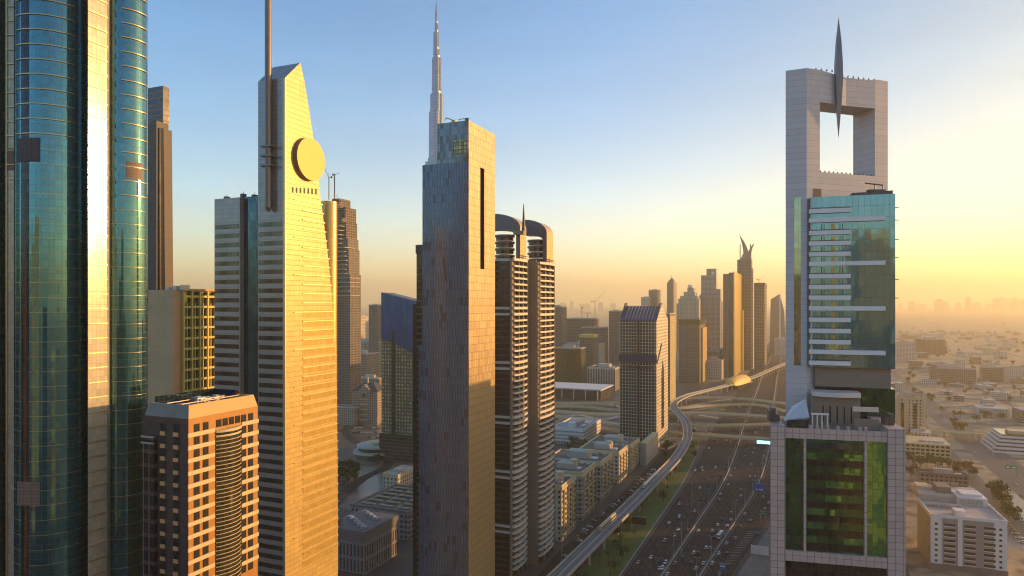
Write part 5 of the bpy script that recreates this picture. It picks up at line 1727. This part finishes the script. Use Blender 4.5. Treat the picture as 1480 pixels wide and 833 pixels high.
# hazy city beyond: low blocks between the towers
rc = random.Random(21)
n_hid = 0
def city(n, u0, u1, v0, v1, h0, h1, lab, group, keys, name='district_block', sz=(14, 38)):
    for i in range(n):
        for _ in range(30):
            u, v = rc.uniform(u0, u1), v0 * (v1 / v0) ** rc.random()
            p = uvp(u, v)
            if p.y < 300:
                continue
            px = CX + F * p.x / p.y
            if -20 < px < 1500 and all((p - q).length > 34 for q in placed):
                break
        else:
            continue
        placed.append(p)
        w, l, h = rc.uniform(*sz), rc.uniform(*sz), h0 + (h1 - h0) * rc.random() ** 2
        T = thing(name, lab, 'building', p, TH + rc.choice((0, 0, 0.15, -.1)), group)
        q = MB(); q.box(-w / 2, w / 2, -l / 2, l / 2, 0, h, 0, 1); q.build('wall', [FAC[rc.choice(keys)], M['roof_pale']], T)
        q = MB(); a, b = rc.uniform(-.3, .1) * w, rc.uniform(-.3, .1) * l; q.box(a, a + w * .25, b, b + l * .25, h, h + rc.uniform(2, 4)); q.build('plant_room', M['concrete'], T)
placed = []
city(170, 230, 2400, 800, 4600, 6, 22, 'low hazy block among the flat district beyond the desert road', 'low blocks of the flat district', ['pale', 'cream', 'pale', 'brown'])
city(26, 100, 165, 900, 3200, 8, 26, 'low hazy block beside the left edge of the desert road', 'low blocks beside the desert road', ['pale', 'cream', 'brown'])
city(46, -1500, -330, 1300, 4200, 12, 60, 'hazy mid rise block in the city beyond the interchange', 'hazy blocks beyond the interchange', ['brown', 'dark', 'grey', 'pale'], sz=(20, 44))
# far skyline on the horizon
for i, (px, yt, wd) in enumerate([(772, 431, 5), (786, 436, 9), (800, 434, 6), (812, 438, 12), (826, 435, 5), (846, 439, 14), (868, 437, 7), (886, 438, 8), (1302, 438, 5), (1318, 436, 9), (1331, 439, 12), (1358, 432, 12), (1366, 436, 10), (1385, 437, 8),
                                  (1400, 429, 7), (1412, 437, 12), (1430, 439, 10), (1440, 431, 8), (1448, 429, 6), (1456, 432, 10), (1466, 430, 6), (1474, 433, 9), (1484, 430, 8)]):
    Yf = 12500.0 + (i * 37 % 11) * 400
    T = thing('horizon_tower', 'faint tower block lost in the haze along the horizon', 'building', P(px, Yf), 0.2, 'faint towers on the horizon')
    z = ZZ(yt, Yf)
    wm_ = wd * Yf / F
    q = MB(); q.box(-wm_ / 2, wm_ / 2, 0, 40, 0, z * .9); q.build('wall', FAC['brown'], T)
    q = MB(); q.box(-wm_ * .25, wm_ * .3, 4, 36, z * .9, z); q.build('upper_storeys', FAC['brown'], T)

# ------------------------------------------------------------------ right side: pink office, parking decks, white hotel
Y0 = 820.0
T, w, L, z = block('slotted_office', 'pale pink office tower with two tall window slots, right of the frame tower', 'office block', 1336, Y0, 1296, 1339, 577, 'cream', par='cream_band', roofm='roof_pale')
for px in (1304, 1322.5):
    x = -WN(1336, Y0, px); q = MB(); q.box(x - 1.6, x + 1.6, -.4, -.003, 8, z - 6); q.build('window_slot', M['bay_glass'], T)
for x in (-w, -w * .72, -w * .25, -1.2):
    q = MB(); q.box(x, x + 2.2, -.6, -.003, 0, z); q.build('pilaster', M['cream_band'], T)
q = MB()
for i in range(9):
    q.tube((-w * .15 - i * 2.6, 3, z), (-w * .15 - i * 2.6, 3, z + 5), .2, 4)
q.box(-w * .15 - 22, -w * .15 + 1, 2.8, 3.2, z + 3, z + 6.5)
q.build('roof_sign_frame', M['metal'], T)
Y0 = 735.0
T = thing('parking_deck', 'cream multi storey car park with open decks in front of the pink office', 'car park', P(1308, Y0), TH)
w = WN(1308, Y0, 1374.5)
for k in range(5):
    z = k * 3.9
    q = MB(); q.box(0, w, 0, 46, z - .3 if k else 0.02, z + (1.3 if k < 4 else 1.3)); q.build('deck', M['cream_band'], T)
q = MB(); q.box(.6, w - .6, 1.2, 44, 0, 15.2); q.build('dark_interior', M['black'], T)
for i in range(10):
    x = i * (w - 1.2) / 9; q = MB(); q.box(x, x + 1.2, -.25, .9, 0, 16.6); q.build('post', M['cream_band'], T)
for i in range(6):
    q = MB(); q.box(w * .35 + i * 4, w * .35 + i * 4 + 3, 10, 14, 16.9, 18.4); q.build('roof_unit', M['metal'], T)
# white hotel in the lower right
Y0 = 430.0
T = thing('white_hotel', 'white and grey hotel block with slot windows and a busy flat roof, lower right', 'hotel', P(1345, Y0), TH * .88)
yw_ = TH * .88
w = WN(1345, Y0, 1456, yw_)
L = LD(1345, Y0, 1326, yw_)
L = min(L, 92)
zr_ = ZZ(746, Y0)
q = MB(); q.prism([(0, 0), (w, 0), (w, L), (0, L)], 0, zr_, 0, 1); q.build('wall', [M['white'], M['roof_pale']], T)
q = MB(); q.box(-.12, -.003, .5, L, 0, zr_ - 1.2); q.build('side_wall', clad('hotel_side_lit', (.56, .46, .28), 3.2, 3.3, .35, (.40, .31, .17), .7), T)  # yellow tint stands in for warm light reflected onto this side
q = MB(); q.box(w * .16, w * .83, -.3, -.003, 0, zr_ - .6); q.build('grey_front', M['dark_grey'] if 'dark_grey' in M else plain('hotel_grey', (.30, .27, .25), .6, 0, .06), T)
q = MB(); q.box(-.3, w + .3, -.8, -.303, 0, 3.6); q.build('base_course', M['dark_concrete'], T)
hw_ = MB(); hw_.box(0, 6.0, -.32, -.305, 0, 1.5); hw_ = hw_.mesh('slot_window', M['window'])
hs_ = MB(); hs_.box(-.2, 6.2, -.75, -.304, -.3, 0); hs_ = hs_.mesh('window_ledge', M['white'])
sw_ = MB(); sw_.box(-.75, .75, -.05, -.003, 0, 1.4); sw_ = sw_.mesh('square_window', M['window'])
FHh = (zr_ - 6.5) / 8
for k in range(9):
    z = 4.6 + k * FHh
    if z + 1.5 > zr_ - .5:
        continue
    for x in (w * .18, w * .445, w * .70):
        inst(hw_, 'slot_window', T, (x, 0, z)); inst(hs_, 'window_ledge', T, (x, 0, z))
    for x in (w * .075, w * .915):
        inst(sw_, 'square_window', T, (x, 0, z))
q = MB(); q.box(w * .36, w * .42, -.6, -.304, 3.61, zr_ - .5); q.build('pier', M['white'], T)
for b in ((-.2, w + .2, -.25, .5), (-.2, w + .2, L - .5, L + .2), (-.2, .5, .503, L - .503), (w - .5, w + .2, .503, L - .503)):
    q = MB(); q.box(*b, zr_ - .5, zr_ + 1.4); q.build('parapet', M['white'], T)
for nm, b, h, mm in (('stair_house', (w * .05, w * .25, 52, 64), 6, 'cream_band'), ('stair_house', (w * .32, w * .52, 46, 60), 8, 'terrace_brown'), ('plant_room', (w * .55, w * .97, 34, 52), 5, 'white'),
                     ('plant_room', (w * .62, w * .92, 38, 50), 6.5, 'white'), ('upper_roof', (w * .02, w * .98, 68, L - 1), 4, 'concrete'), ('stair_house', (w * .35, w * .5, 4, 12), 3.5, 'white')):
    q = MB(); q.box(*b, zr_ + (5.003 if h == 6.5 else 0), zr_ + h); q.build(nm, M[mm], T)
for i in range(3):
    q = MB(); q.box(w * .58 + i * 4.6, w * .58 + i * 4.6 + 3.6, 33.2, 33.99, zr_ + 1, zr_ + 4); q.build('plant_louvre', M['metal'], T)
for r_i in range(2):
    for i in range(7):
        q = MB(); x = w * (.06 if r_i == 0 else .30) + i * 1.5; q.box(x, x + 1.2, 22, 25 + r_i, zr_, zr_ + 2.0); q.cyl(x + .6, 23.5, .45, zr_ + 2, zr_ + 2.3, 8); q.build('roof_unit', M['metal'], T)
for i in range(8):
    q = MB(); q.box(w * .45 + i * 1.6, w * .45 + i * 1.6 + .35, 66, 70, zr_ + 4.003, zr_ + 6.5); q.build('roof_fin', M['concrete'], T)
# long low roof behind the hotel, terraced white building, filling blocks
T, w, L, z = block('long_shed', 'long low dark roofed shed behind the white hotel', 'shed', 1400, 600, 1330, 1408, 690, 'brown', L=14, par='dark_concrete')
Y0 = 770.0
T = thing('terraced_block', 'white terraced low building on the far side of the desert road', 'office block', P(1446, Y0 - 10), TH)
for k in range(5):
    q = MB(); q.box(-7 + k * 2.6, 62, k * 4, 60, k * 3.6, k * 3.6 + 2.2); q.build('terrace', M['white'], T)
    q = MB(); q.box(-5.5 + k * 2.6, 61, k * 4 + 1.5, 58, k * 3.6 + 2.203, k * 3.6 + 3.597); q.build('window_band', M['window'], T)
q = MB(); q.box(14, 40, 26, 44, 16.7, 21); q.build('plant_room', M['cream_band'], T)
for lab, px, Y, a, b, yt, f in (('left of the three dark office blocks beyond the desert road, with a tall left end', 1411, 1400, 1354, 1414, 534, 'brown'), ('middle of the three dark office blocks beyond the desert road', 1450, 1450, 1419, 1454, 532, 'brown'),
                                ('right of the three office blocks beyond the desert road, cut by the frame', 1486, 1420, 1452, 1490, 533, 'cream')):
    block('hazy_office', lab, 'office block', px, Y, a, b, yt, f, 'three office blocks beyond the desert road')
block('hazy_stub', 'short brown tower end joined to the left dark office block', 'office block', 1354, 1400, 1345, 1356, 527, 'brown')
block('white_rows', 'white stepped apartment row beside the far desert road', 'apartment house', 1322, 1900, 1296, 1327, 496, 'pale')
block('far_hall', 'long dark hall far across the flat district', 'hall', 1366, 2200, 1325, 1372, 491, 'dark')

# ------------------------------------------------------------------ cars
def paint(name, col, metal=0.2):
    k = NT(name)
    k.col(col)
    k.val('Roughness', 0.28)
    k.val('Metallic', metal)
    return k.m
PAINT = {'white': paint('car_white', (0.78, 0.77, 0.74), 0.0), 'silver': paint('car_silver', (0.42, 0.42, 0.43), .5), 'black': paint('car_black', (0.02, 0.02, 0.022)),
         'grey': paint('car_grey', (0.14, 0.14, 0.15)), 'red': paint('car_red', (0.32, 0.03, 0.02)), 'beige': paint('car_beige', (0.50, 0.40, 0.25), .3)}
M['car_glass'] = paint('car_glass', (0.02, 0.025, 0.03), .4)
M['tyre'] = plain('tyre', (0.02, 0.02, 0.02), .8)
M['lamp_red'] = plain('lamp_red', (0.35, 0.02, 0.01), .3)
M['lamp_clear'] = plain('lamp_clear', (0.7, 0.68, 0.6), .15, .3)
def car_mesh(col, kind_):
    q = MB()
    W_ = 0.9
    if kind_ == 'saloon':
        low = [(-2.25, .32), (2.15, .32), (2.28, .55), (2.2, .82), (1.1, .95), (-1.5, .98), (-2.3, .92), (-2.33, .5)]
        cab = [(-1.75, .97), (1.0, .95), (.25, 1.42), (-1.0, 1.44)]
    else:
        low = [(-2.3, .38), (2.2, .38), (2.35, .6), (2.28, 1.0), (1.2, 1.12), (-2.35, 1.15), (-2.38, .6)]
        cab = [(-2.3, 1.14), (1.15, 1.11), (.5, 1.74), (-2.1, 1.78)]
    q.extx(low, -W_, W_, 0)
    a = [(y, z) for y, z in cab]
    b0 = [(-W_ + .06, y, z) if z < 1.2 else (-W_ + .24, y, z) for y, z in a]
    b1 = [(-x, y, z) for x, y, z in b0]
    q.face(b1, None, 1); q.face(b0[::-1], None, 1)
    for i, mm in enumerate((None, 1, 0, 1)):
        if mm is None:
            continue
        j = (i + 1) % 4
        q.face([b0[i], b0[j], b1[j], b1[i]], None, mm)
    for y in (-1.4, 1.4):
        for x in (-W_ - .02, W_ - .2):
            n = 10
            q.extx([(y + .33 * math.cos(2 * math.pi * i / n), .33 + .33 * math.sin(2 * math.pi * i / n)) for i in range(n)], x, x + .22, 2)
    for x in (-.75, .4):
        q.box(x, x + .35, -2.37, -2.28, .68, .84, 3)
        q.box(x, x + .35, 2.2, 2.29, .6, .76, 4)
    return q.mesh('car', [PAINT[col], M['car_glass'], M['tyre'], M['lamp_red'], M['lamp_clear']])
CM = {(c, k): car_mesh(c, k) for c in PAINT for k in ('saloon', 'suv')}
rk = random.Random(5)
def car(px, py, away=True, col=None, group='cars on the motorway', where='driving away up the motorway', d=None, z=0.022, pos=None):
    p = pos if pos is not None else G(px, py)
    col = col or rk.choices(['white', 'silver', 'black', 'grey', 'red', 'beige'], [9, 4, 3, 3, 1, 2])[0]
    kd = rk.choice(['saloon', 'saloon', 'suv'])
    if d is None:
        i = min(range(len(eL)), key=lambda j: abs(eL[j].y - p.y))
        i = max(1, min(len(eL) - 2, i))
        d = ((eL[i + 1] - eL[i - 1]).normalized() + (eR[i + 1] - eR[i - 1]).normalized()).normalized()
    a = math.atan2(d.y, d.x) - math.pi / 2 + (0 if away else math.pi)
    o = inst(CM[(col, kd)], 'car', None, (p.x, p.y, z), a)
    nm = {'saloon': 'saloon car', 'suv': 'tall estate car'}[kd]
    tag(o, f'{col} {nm} {where}', 'car', f'{col} {kd} {group}')
    return o
CR = [(1000, 145), (1035, 143), (975, 178), (978, 210), (938, 258), (830, 358), (866, 356), (842, 383), (972, 338), (1060, 336), (1045, 287), (1120, 250), (1093, 180), (1160, 152),
      (815, 425), (930, 420), (770, 482), (812, 506), (803, 552), (893, 518), (934, 516), (742, 587), (680, 587), (1123, 406), (1132, 455), (1163, 393), (1160, 345), (1090, 472),
      (1048, 484), (1178, 270), (1200, 280), (1182, 305), (1162, 95), (1195, 100), (1212, 82), (1228, 188), (1255, 186), (1297, 175), (1312, 175), (1266, 216), (1340, 90), (1322, 122),
      (1262, 135), (1350, 150), (1282, 350), (1325, 332), (1308, 308), (1274, 402), (1212, 440), (1213, 428), (1180, 488), (1142, 548), (1017, 520), (1033, 556), (968, 600), (998, 610),
      (940, 657), (1043, 660), (1100, 648), (895, 716), (978, 705), (1012, 717), (795, 704), (778, 730), (700, 724), (588, 722), (727, 748), (722, 765), (750, 770), (933, 754), (1065, 778),
      (640, 795), (655, 672), (1095, 583), (1256, 500), (905, 640), (848, 690)]
for cx_, cy2 in CR:
    px, py = 780 + cx_ / 4.111, 640 + cy2 / 4.111
    p = G(px, py)
    i = min(range(len(eL)), key=lambda j: abs(eL[j].y - p.y))
    t = (p.x - eL[i].x) / (eR[i].x - eL[i].x)
    if t < 0.02 or t > .99:
        continue
    for dv in (DIV1, DIV2):
        if abs(t - dv) < .035:
            t = dv + .04 * (1 if t > dv else -1)
    p = eL[i].lerp(eR[i], t)
    lanes = 'left carriageway' if t < DIV1 else ('middle lanes' if t < DIV2 else 'right lanes')
    car(0, 0, away=(t > DIV1), where=f'in the {lanes} of the motorway', group=lanes, pos=p)
for i in range(42):                                   # farther up, beyond the bend
    k = rk.uniform(.03, .97)
    j = rk.randrange(len(eL) * 4 // 10, len(eL) * 7 // 10)
    p = lane(k)[j]
    if abs(k - DIV1) < .04 or abs(k - DIV2) < .04 or p.y > 1500:
        continue
    car(0, 0, away=(k > DIV1), where='far up the motorway near the overpasses', group='far up the motorway', pos=p)
# parked along the service road
PK = [(155, 678), (210, 585), (232, 585), (225, 563), (262, 540), (270, 525), (298, 503), (308, 543), (322, 468), (345, 450), (365, 440), (380, 425), (425, 388), (445, 372), (470, 352), (492, 338),
      (590, 210), (605, 222), (630, 195), (650, 190), (660, 175), (676, 165), (520, 310), (545, 290), (562, 272), (575, 248), (612, 240), (585, 232), (640, 213)]
sd = (G(925, 690) - G(826, 800)).normalized()
for cx_, cy2 in PK:
    px, py = 780 + cx_ / 4.111, 640 + cy2 / 4.111
    car(px, py, d=Matrix.Rotation(R(rk.choice((62, 62, 0, -90))), 3, 'Z') @ sd, z=.016, where='parked beside the row of low offices', group='parked beside the viaduct row')
for i in range(26):
    px, py = 1000, 0
    p = uvp(rk.uniform(172, 204), rk.uniform(430, 1150))
    k = rk.choice((-15.9, -12.6, -8.9, -5.3, 5.4, 9.1, 12.8, 16.0))
    v = rk.uniform(430, 1250)
    p = uvp(188 + k, v)
    car(0, 0, away=k > 0, pos=p, d=Vector((math.sin(TH), math.cos(TH), 0)), where='on the desert road at the right', group='on the desert road', z=.024)
for i in range(34):
    r_, c_ = divmod(i, 3)
    p = uvp(126 + c_ * 14, 575 + r_ * 9.5)
    car(0, 0, pos=p, d=Vector((math.cos(TH), -math.sin(TH), 0)), where='parked in rows by the cream car park', group='parked by the cream car park', z=.018)
for i in range(26):
    r_, c_ = divmod(i, 2)
    p = uvp(222 + c_ * 11, 540 + r_ * 3.2)
    car(0, 0, pos=p, d=Vector((math.cos(TH), -math.sin(TH), 0)), where='parked in the lot past the desert road', group='parked past the desert road', z=.018)
for i in range(36):
    a, b = divmod(i, 9)
    px, py = 505 + b * 6.5 + a * 3, 612 + a * 7
    car(px, py, d=Vector((.9, .4, 0)), where='parked on the street below the gabled houses', group='parked below the gabled houses', z=.03)
# one bus
T = thing('bus', 'white single deck bus in the right lanes of the motorway', 'bus', G(1041, 776, 0.022), 0)
i = min(range(len(eL)), key=lambda j: abs(eL[j].y - T.location.y))
d = (eR[i + 1] - eR[i - 1]).normalized()
T.rotation_euler = (0, 0, math.atan2(d.y, d.x) - math.pi / 2)
q = MB(); q.exty([(-1.25, .4), (1.25, .4), (1.28, 2.9), (1.05, 3.15), (-1.05, 3.15), (-1.28, 2.9)], -5.6, 5.6); q.build('body', PAINT['white'], T)
q = MB()
for x in (-1.30, 1.27):
    q.box(x, x + .03, -5.0, 5.2, 1.5, 2.5)
q.box(-1.1, 1.1, 5.6, 5.63, 1.3, 2.7); q.box(-1.1, 1.1, -5.63, -5.6, 1.6, 2.6)
q.build('windows', M['car_glass'], T).name = 'window_band'
q = MB(); q.box(-.8, .8, -3.5, 1.0, 3.15, 3.4); q.build('roof_pod', M['metal'], T)
for y in (-3.4, 3.6):
    for x in (-1.27, .99):
        q = MB(); q.extx([(y + .48 * math.cos(math.pi * k / 6), .48 + .48 * math.sin(math.pi * k / 6)) for k in range(12)], x, x + .28); q.build('wheel', M['tyre'], T)

# ------------------------------------------------------------------ signs, lamp posts
def board(name, label, px, py, z0, w, h, mat, yaw=TH, post=True, txt=None, Y=None, two=False):
    p = G(px, py) if Y is None else P(px, Y)
    T = thing(name, label, 'sign', (p.x, p.y, 0.02), yaw)
    q = MB(); q.box(-w / 2, w / 2, -.2, .2, z0, z0 + h); q.build('panel', M[mat], T)
    q = MB()
    q.box(-w / 2 - .15, w / 2 + .15, .2, .5, z0 - .15, z0 + .1); q.box(-w / 2 - .15, w / 2 + .15, .2, .5, z0 + h - .1, z0 + h + .15)
    q.build('frame', M['metal'], T)
    for x in ((-w / 2 + .4, w / 2 - .4) if two else (-w / 2,)):
        q = MB(); q.cyl(x, .55, .28, 0, z0 + h + .3, 8); q.build('post', M['metal'], T)
    if txt:
        q = MB()
        for (a, b, c, d_) in txt:
            q.box(-w / 2 + w * a, -w / 2 + w * b, -.23, -.203, z0 + h * c, z0 + h * d_)
        q.build('marking', M['white'], T)
    return T
board('billboard', 'black billboard on a tall pale post on the grass verge', 923.5, 769, 5.5, 10.5, 5.2, 'black')
board('road_sign', 'big blue direction sign over the right lanes', 1097, 722, 7.0, 9.0, 6.0, 'blue_board', txt=[(.2, .42, .15, .3), (.5, .85, .12, .32)], two=True)
board('road_sign', 'green direction sign beside the podium', 1103, 755, 5.5, 4.5, 2.6, 'green_board', txt=[(.2, .7, .3, .5)], two=True)
board('billboard', 'small blue and white billboard at the lower edge of the motorway', 1044.5, 832, 2.8, 3.6, 4.0, 'blue_board', txt=[(.1, .9, .6, .8)], two=True)
board('billboard', 'blank pale hoarding beside the tiled podium', 1098, 803, .5, 11, 5.5, 'white', two=True)
board('road_sign', 'pair of green direction signs on a gantry over the desert road', 1461, 688, 6.5, 10.0, 3.6, 'green_board', txt=[(.1, .4, .3, .6), (.6, .9, .3, .6)], two=True)
# the cyan screen on the overpass
k = NT('screen')
k.col((.2, .7, .8)); k.val('Emission Color', (.25, .85, 1.0, 1)); k.val('Emission Strength', 1.6)
pp = G(1105, 642, 8.0)
T = thing('screen_sign', 'glowing pale cyan screen on the overpass left of the tiled podium', 'screen', (pp.x, pp.y, 7.0), TH)
q = MB(); q.box(-8, 8, -.3, .3, 1.2, 4.4); q.build('screen', k.m, T)
q = MB(); q.box(-8.3, 8.3, .3, .7, .9, 4.7); q.build('frame', M['dark_metal'], T)
for x in (-6, 6):
    q = MB(); q.box(x - .2, x + .2, .3, .8, -.6, 1.0); q.build('post', M['dark_metal'], T)

lp = MB(); lp.cyl(0, 0, .22, 0, 14, 6, r1=.12)
lpm = lp.mesh('pole', M['metal'])
la = MB(); la.tube((0, 0, 13.8), (-2.6, 0, 14.6), .09, 5); la.tube((0, 0, 13.8), (2.6, 0, 14.6), .09, 5)
lam = la.mesh('arm', M['metal'])
lh_ = MB(); lh_.box(-.55, .55, -.18, .18, -.12, .1)
lhm = lh_.mesh('lamp_head', M['dark_metal'])
def lamp(p, a, where):
    T = thing('street_lamp', f'double armed street lamp {where}', 'street lamp', (p.x, p.y, 0.1), -a, f'lamps {where}')
    inst(lpm, 'pole', T); inst(lam, 'arm', T)
    for x in (-2.9, 2.9):
        inst(lhm, 'lamp_head', T, (x, 0, 14.65))
for t, wh in ((DIV1, 'on the left motorway divider'), (DIV2, 'on the right motorway divider')):
    for c, d in at_len([q for q in lane(t) if 400 < q.y < 1500], 42.0, 8.0):
        lamp(c, math.atan2(d.y, d.x) - math.pi / 2, wh)
for c, d in at_len([uvp(188, v) for v in (480, 900, 1300)], 44.0, 8.0):
    lamp(c, math.atan2(d.y, d.x) - math.pi / 2, 'down the middle of the desert road')
for i in range(5):                                                            # high masts by the viaduct
    px, py = [(985, 806), (1000, 740), (812, 826), (1330, 640), (1020, 640)][i]
    p = G(px, py)
    wh = ['near the lower edge of the motorway', 'on the left carriageway divider', 'by the nearest parked cars', 'left of the pink office', 'at the bend of the viaduct'][i]
    T = thing('high_mast', 'tall thin lighting mast ' + wh, 'lighting mast', (p.x, p.y, 0.02))
    q = MB(); q.cyl(0, 0, .35, 0, 22, 8, r1=.15); q.build('pole', M['metal'], T)
    q = MB(); q.cyl(0, 0, 1.1, 21.6, 22.1, 12); q.build('lamp_ring', M['dark_metal'], T)

# ------------------------------------------------------------------ trees
def leaf_mat(name, a, b):
    k = NT(name)
    g_ = k.n('ShaderNodeNewGeometry')
    f = k.n('ShaderNodeTexWhiteNoise', noise_dimensions='1D')
    k.put(f.inputs['W'], g_.outputs['Random Per Island'])
    k.col(k.mix(f.outputs['Value'], a, b))
    k.val('Roughness', .8)
    return k.m
M['leaf'] = leaf_mat('leaf', (0.03, 0.055, 0.012), (0.085, 0.11, 0.03))
M['palm_leaf'] = leaf_mat('palm_leaf', (0.04, 0.065, 0.018), (0.10, 0.12, 0.04))
M['bark'] = plain('bark', (0.12, 0.085, 0.055), .9)
def crown_mesh(seed, r, h):
    rt = random.Random(seed)
    q = MB()
    cl = [(rt.uniform(-.6, .6) * r, rt.uniform(-.6, .6) * r, h * rt.uniform(.45, .95), r * rt.uniform(.35, .6)) for _ in range(9)]
    for i in range(420):
        cx, cy_, cz, cr_ = rt.choice(cl)
        v = Vector((rt.gauss(0, 1), rt.gauss(0, 1), rt.gauss(0, .8))).normalized() * cr_ * rt.random() ** .4
        p = Vector((cx, cy_, cz)) + v
        a = Vector((rt.gauss(0, 1), rt.gauss(0, 1), rt.gauss(0, 1))).normalized()
        b = a.orthogonal().normalized()
        s = rt.uniform(.28, .6) * r / 3.2
        q.face([p - a * s, p + b * s * .7, p + a * s, p - b * s * .7])
    return q.mesh('crown', M['leaf'])
def trunk_mesh(seed, h):
    rt = random.Random(seed)
    q = MB(); q.tube((0, 0, 0), (rt.uniform(-.2, .2), .1, h * .5), .22, 7, r1=.14)
    for i in range(4):
        a = rt.uniform(0, 6.28); q.tube((0, .05, h * .42), (math.cos(a) * h * .22, math.sin(a) * h * .22, h * .72), .11, 5, r1=.04)
    return q.mesh('trunk', M['bark'])
TREES = [(trunk_mesh(i, hh), crown_mesh(i, rr_c, hh)) for i, (hh, rr_c) in enumerate(((6.5, 3.4), (8.0, 4.0), (5.0, 2.8), (7.0, 3.0)))]
pt = MB(); pt.tube((0, 0, 0), (.3, 0, 8.5), .26, 8, r1=.18); ptm = pt.mesh('trunk', M['bark'])
pc = MB()
rt = random.Random(9)
for i in range(30):
    a = i * 2.399
    el = rt.uniform(-.35, 1.0)
    prev = Vector((.3, 0, 8.5))
    L_ = rt.uniform(2.4, 3.2)
    sdv = Vector((-math.sin(a), math.cos(a), 0))
    for j in range(4):
        e = el - j * .42
        nx = prev + Vector((math.cos(a) * math.cos(e), math.sin(a) * math.cos(e), math.sin(e))) * L_ / 4
        w0, w1 = .34 - j * .05, .34 - (j + 1) * .08
        pc.face([prev - sdv * w0, prev + sdv * w0, nx + sdv * max(w1, .04), nx - sdv * max(w1, .04)])
        prev = nx
pcm = pc.mesh('crown', M['palm_leaf'])
rtz = random.Random(3)
def tree(p, where, sc=1.0, palm=False):
    if palm:
        T = thing('palm_tree', f'date palm {where}', 'palm tree', (p.x, p.y, 0.0), rtz.uniform(0, 6), f'palms {where}')
        a, b = inst(ptm, 'trunk', T), inst(pcm, 'crown', T)
    else:
        k = rtz.randrange(4)
        T = thing('leafy_tree', f'leafy dark green tree {where}', 'tree', (p.x, p.y, 0.0), rtz.uniform(0, 6), f'trees {where}')
        a, b = inst(TREES[k][0], 'trunk', T), inst(TREES[k][1], 'crown', T)
    s = sc * rtz.uniform(.85, 1.2)
    T.scale = (s, s, s * rtz.uniform(.9, 1.1))
for i in range(56):
    t = i / 55
    L_, R_ = vL, vR
    j = int(8 + t * (len(L_) - 22))
    p = L_[j].lerp(R_[j], rtz.choice((.2, .35, .55, .78)))
    if p.y < 380:
        continue
    tree(p, 'on the grass verge beside the viaduct', .95, palm=(i % 3 != 0))
for px, py in [(1313, 668), (1320, 672), (1330, 676), (1340, 674), (1352, 678), (1362, 676), (1372, 680), (1381, 676), (1392, 682), (1401, 686), (1408, 692), (1316, 690), (1325, 688), (1346, 670), (1384, 690)]:
    tree(G(px, py), 'between the car park and the white hotel', 1.5)
for px, py in [(1433, 712), (1440, 722), (1447, 732), (1452, 742), (1458, 750), (1440, 712), (1464, 758), (1455, 735), (1449, 722)]:
    tree(G(px, py), 'along the right flank of the white hotel', 1.5)
for px, py in [(492, 688), (499, 684), (507, 690), (514, 686), (497, 698), (506, 700), (490, 704), (512, 698), (502, 692)]:
    tree(G(px, py), 'in the shady garden right of the golden tower', 1.8)
for px, py in [(552, 652), (560, 650), (572, 656), (582, 660), (545, 668), (566, 664)]:
    tree(G(px, py), 'around the round pavilion', 1.2)
for px, py in [(838, 654), (830, 650), (846, 652), (823, 656), (835, 660)]:
    tree(G(px, py), 'behind the office row near the white car park', 1.6)
for i in range(90):
    px, py = rtz.uniform(1310, 1480), 462 + 165 * rtz.random() ** 1.3
    tree(G(px, py), 'scattered over the hazy flat district', 1.5)
for px, py in [(1003, 662), (960, 664), (958, 658), (963, 654), (967, 650)]:
    tree(G(px, py), 'at the foot of the gridded tower', 1.0)

# ------------------------------------------------------------------ haze
hb = MB(); hb.box(-30100, 30100, -30100, 30100, -1.0, 880.0)
hm = bpy.data.materials.new('haze')
hm.use_nodes = True
ht = hm.node_tree
for nd in list(ht.nodes):
    if nd.type == 'BSDF_PRINCIPLED':
        ht.nodes.remove(nd)
pv = ht.nodes.new('ShaderNodeVolumePrincipled')
pv.inputs['Color'].default_value = (1.0, 0.87, 0.56, 1)
pv.inputs['Density'].default_value = HAZE
pv.inputs['Anisotropy'].default_value = 0.4
ht.links.new(pv.outputs[0], ht.nodes['Material Output'].inputs['Volume'])
o = hb.build('haze', hm)
kind(o, 'stuff')
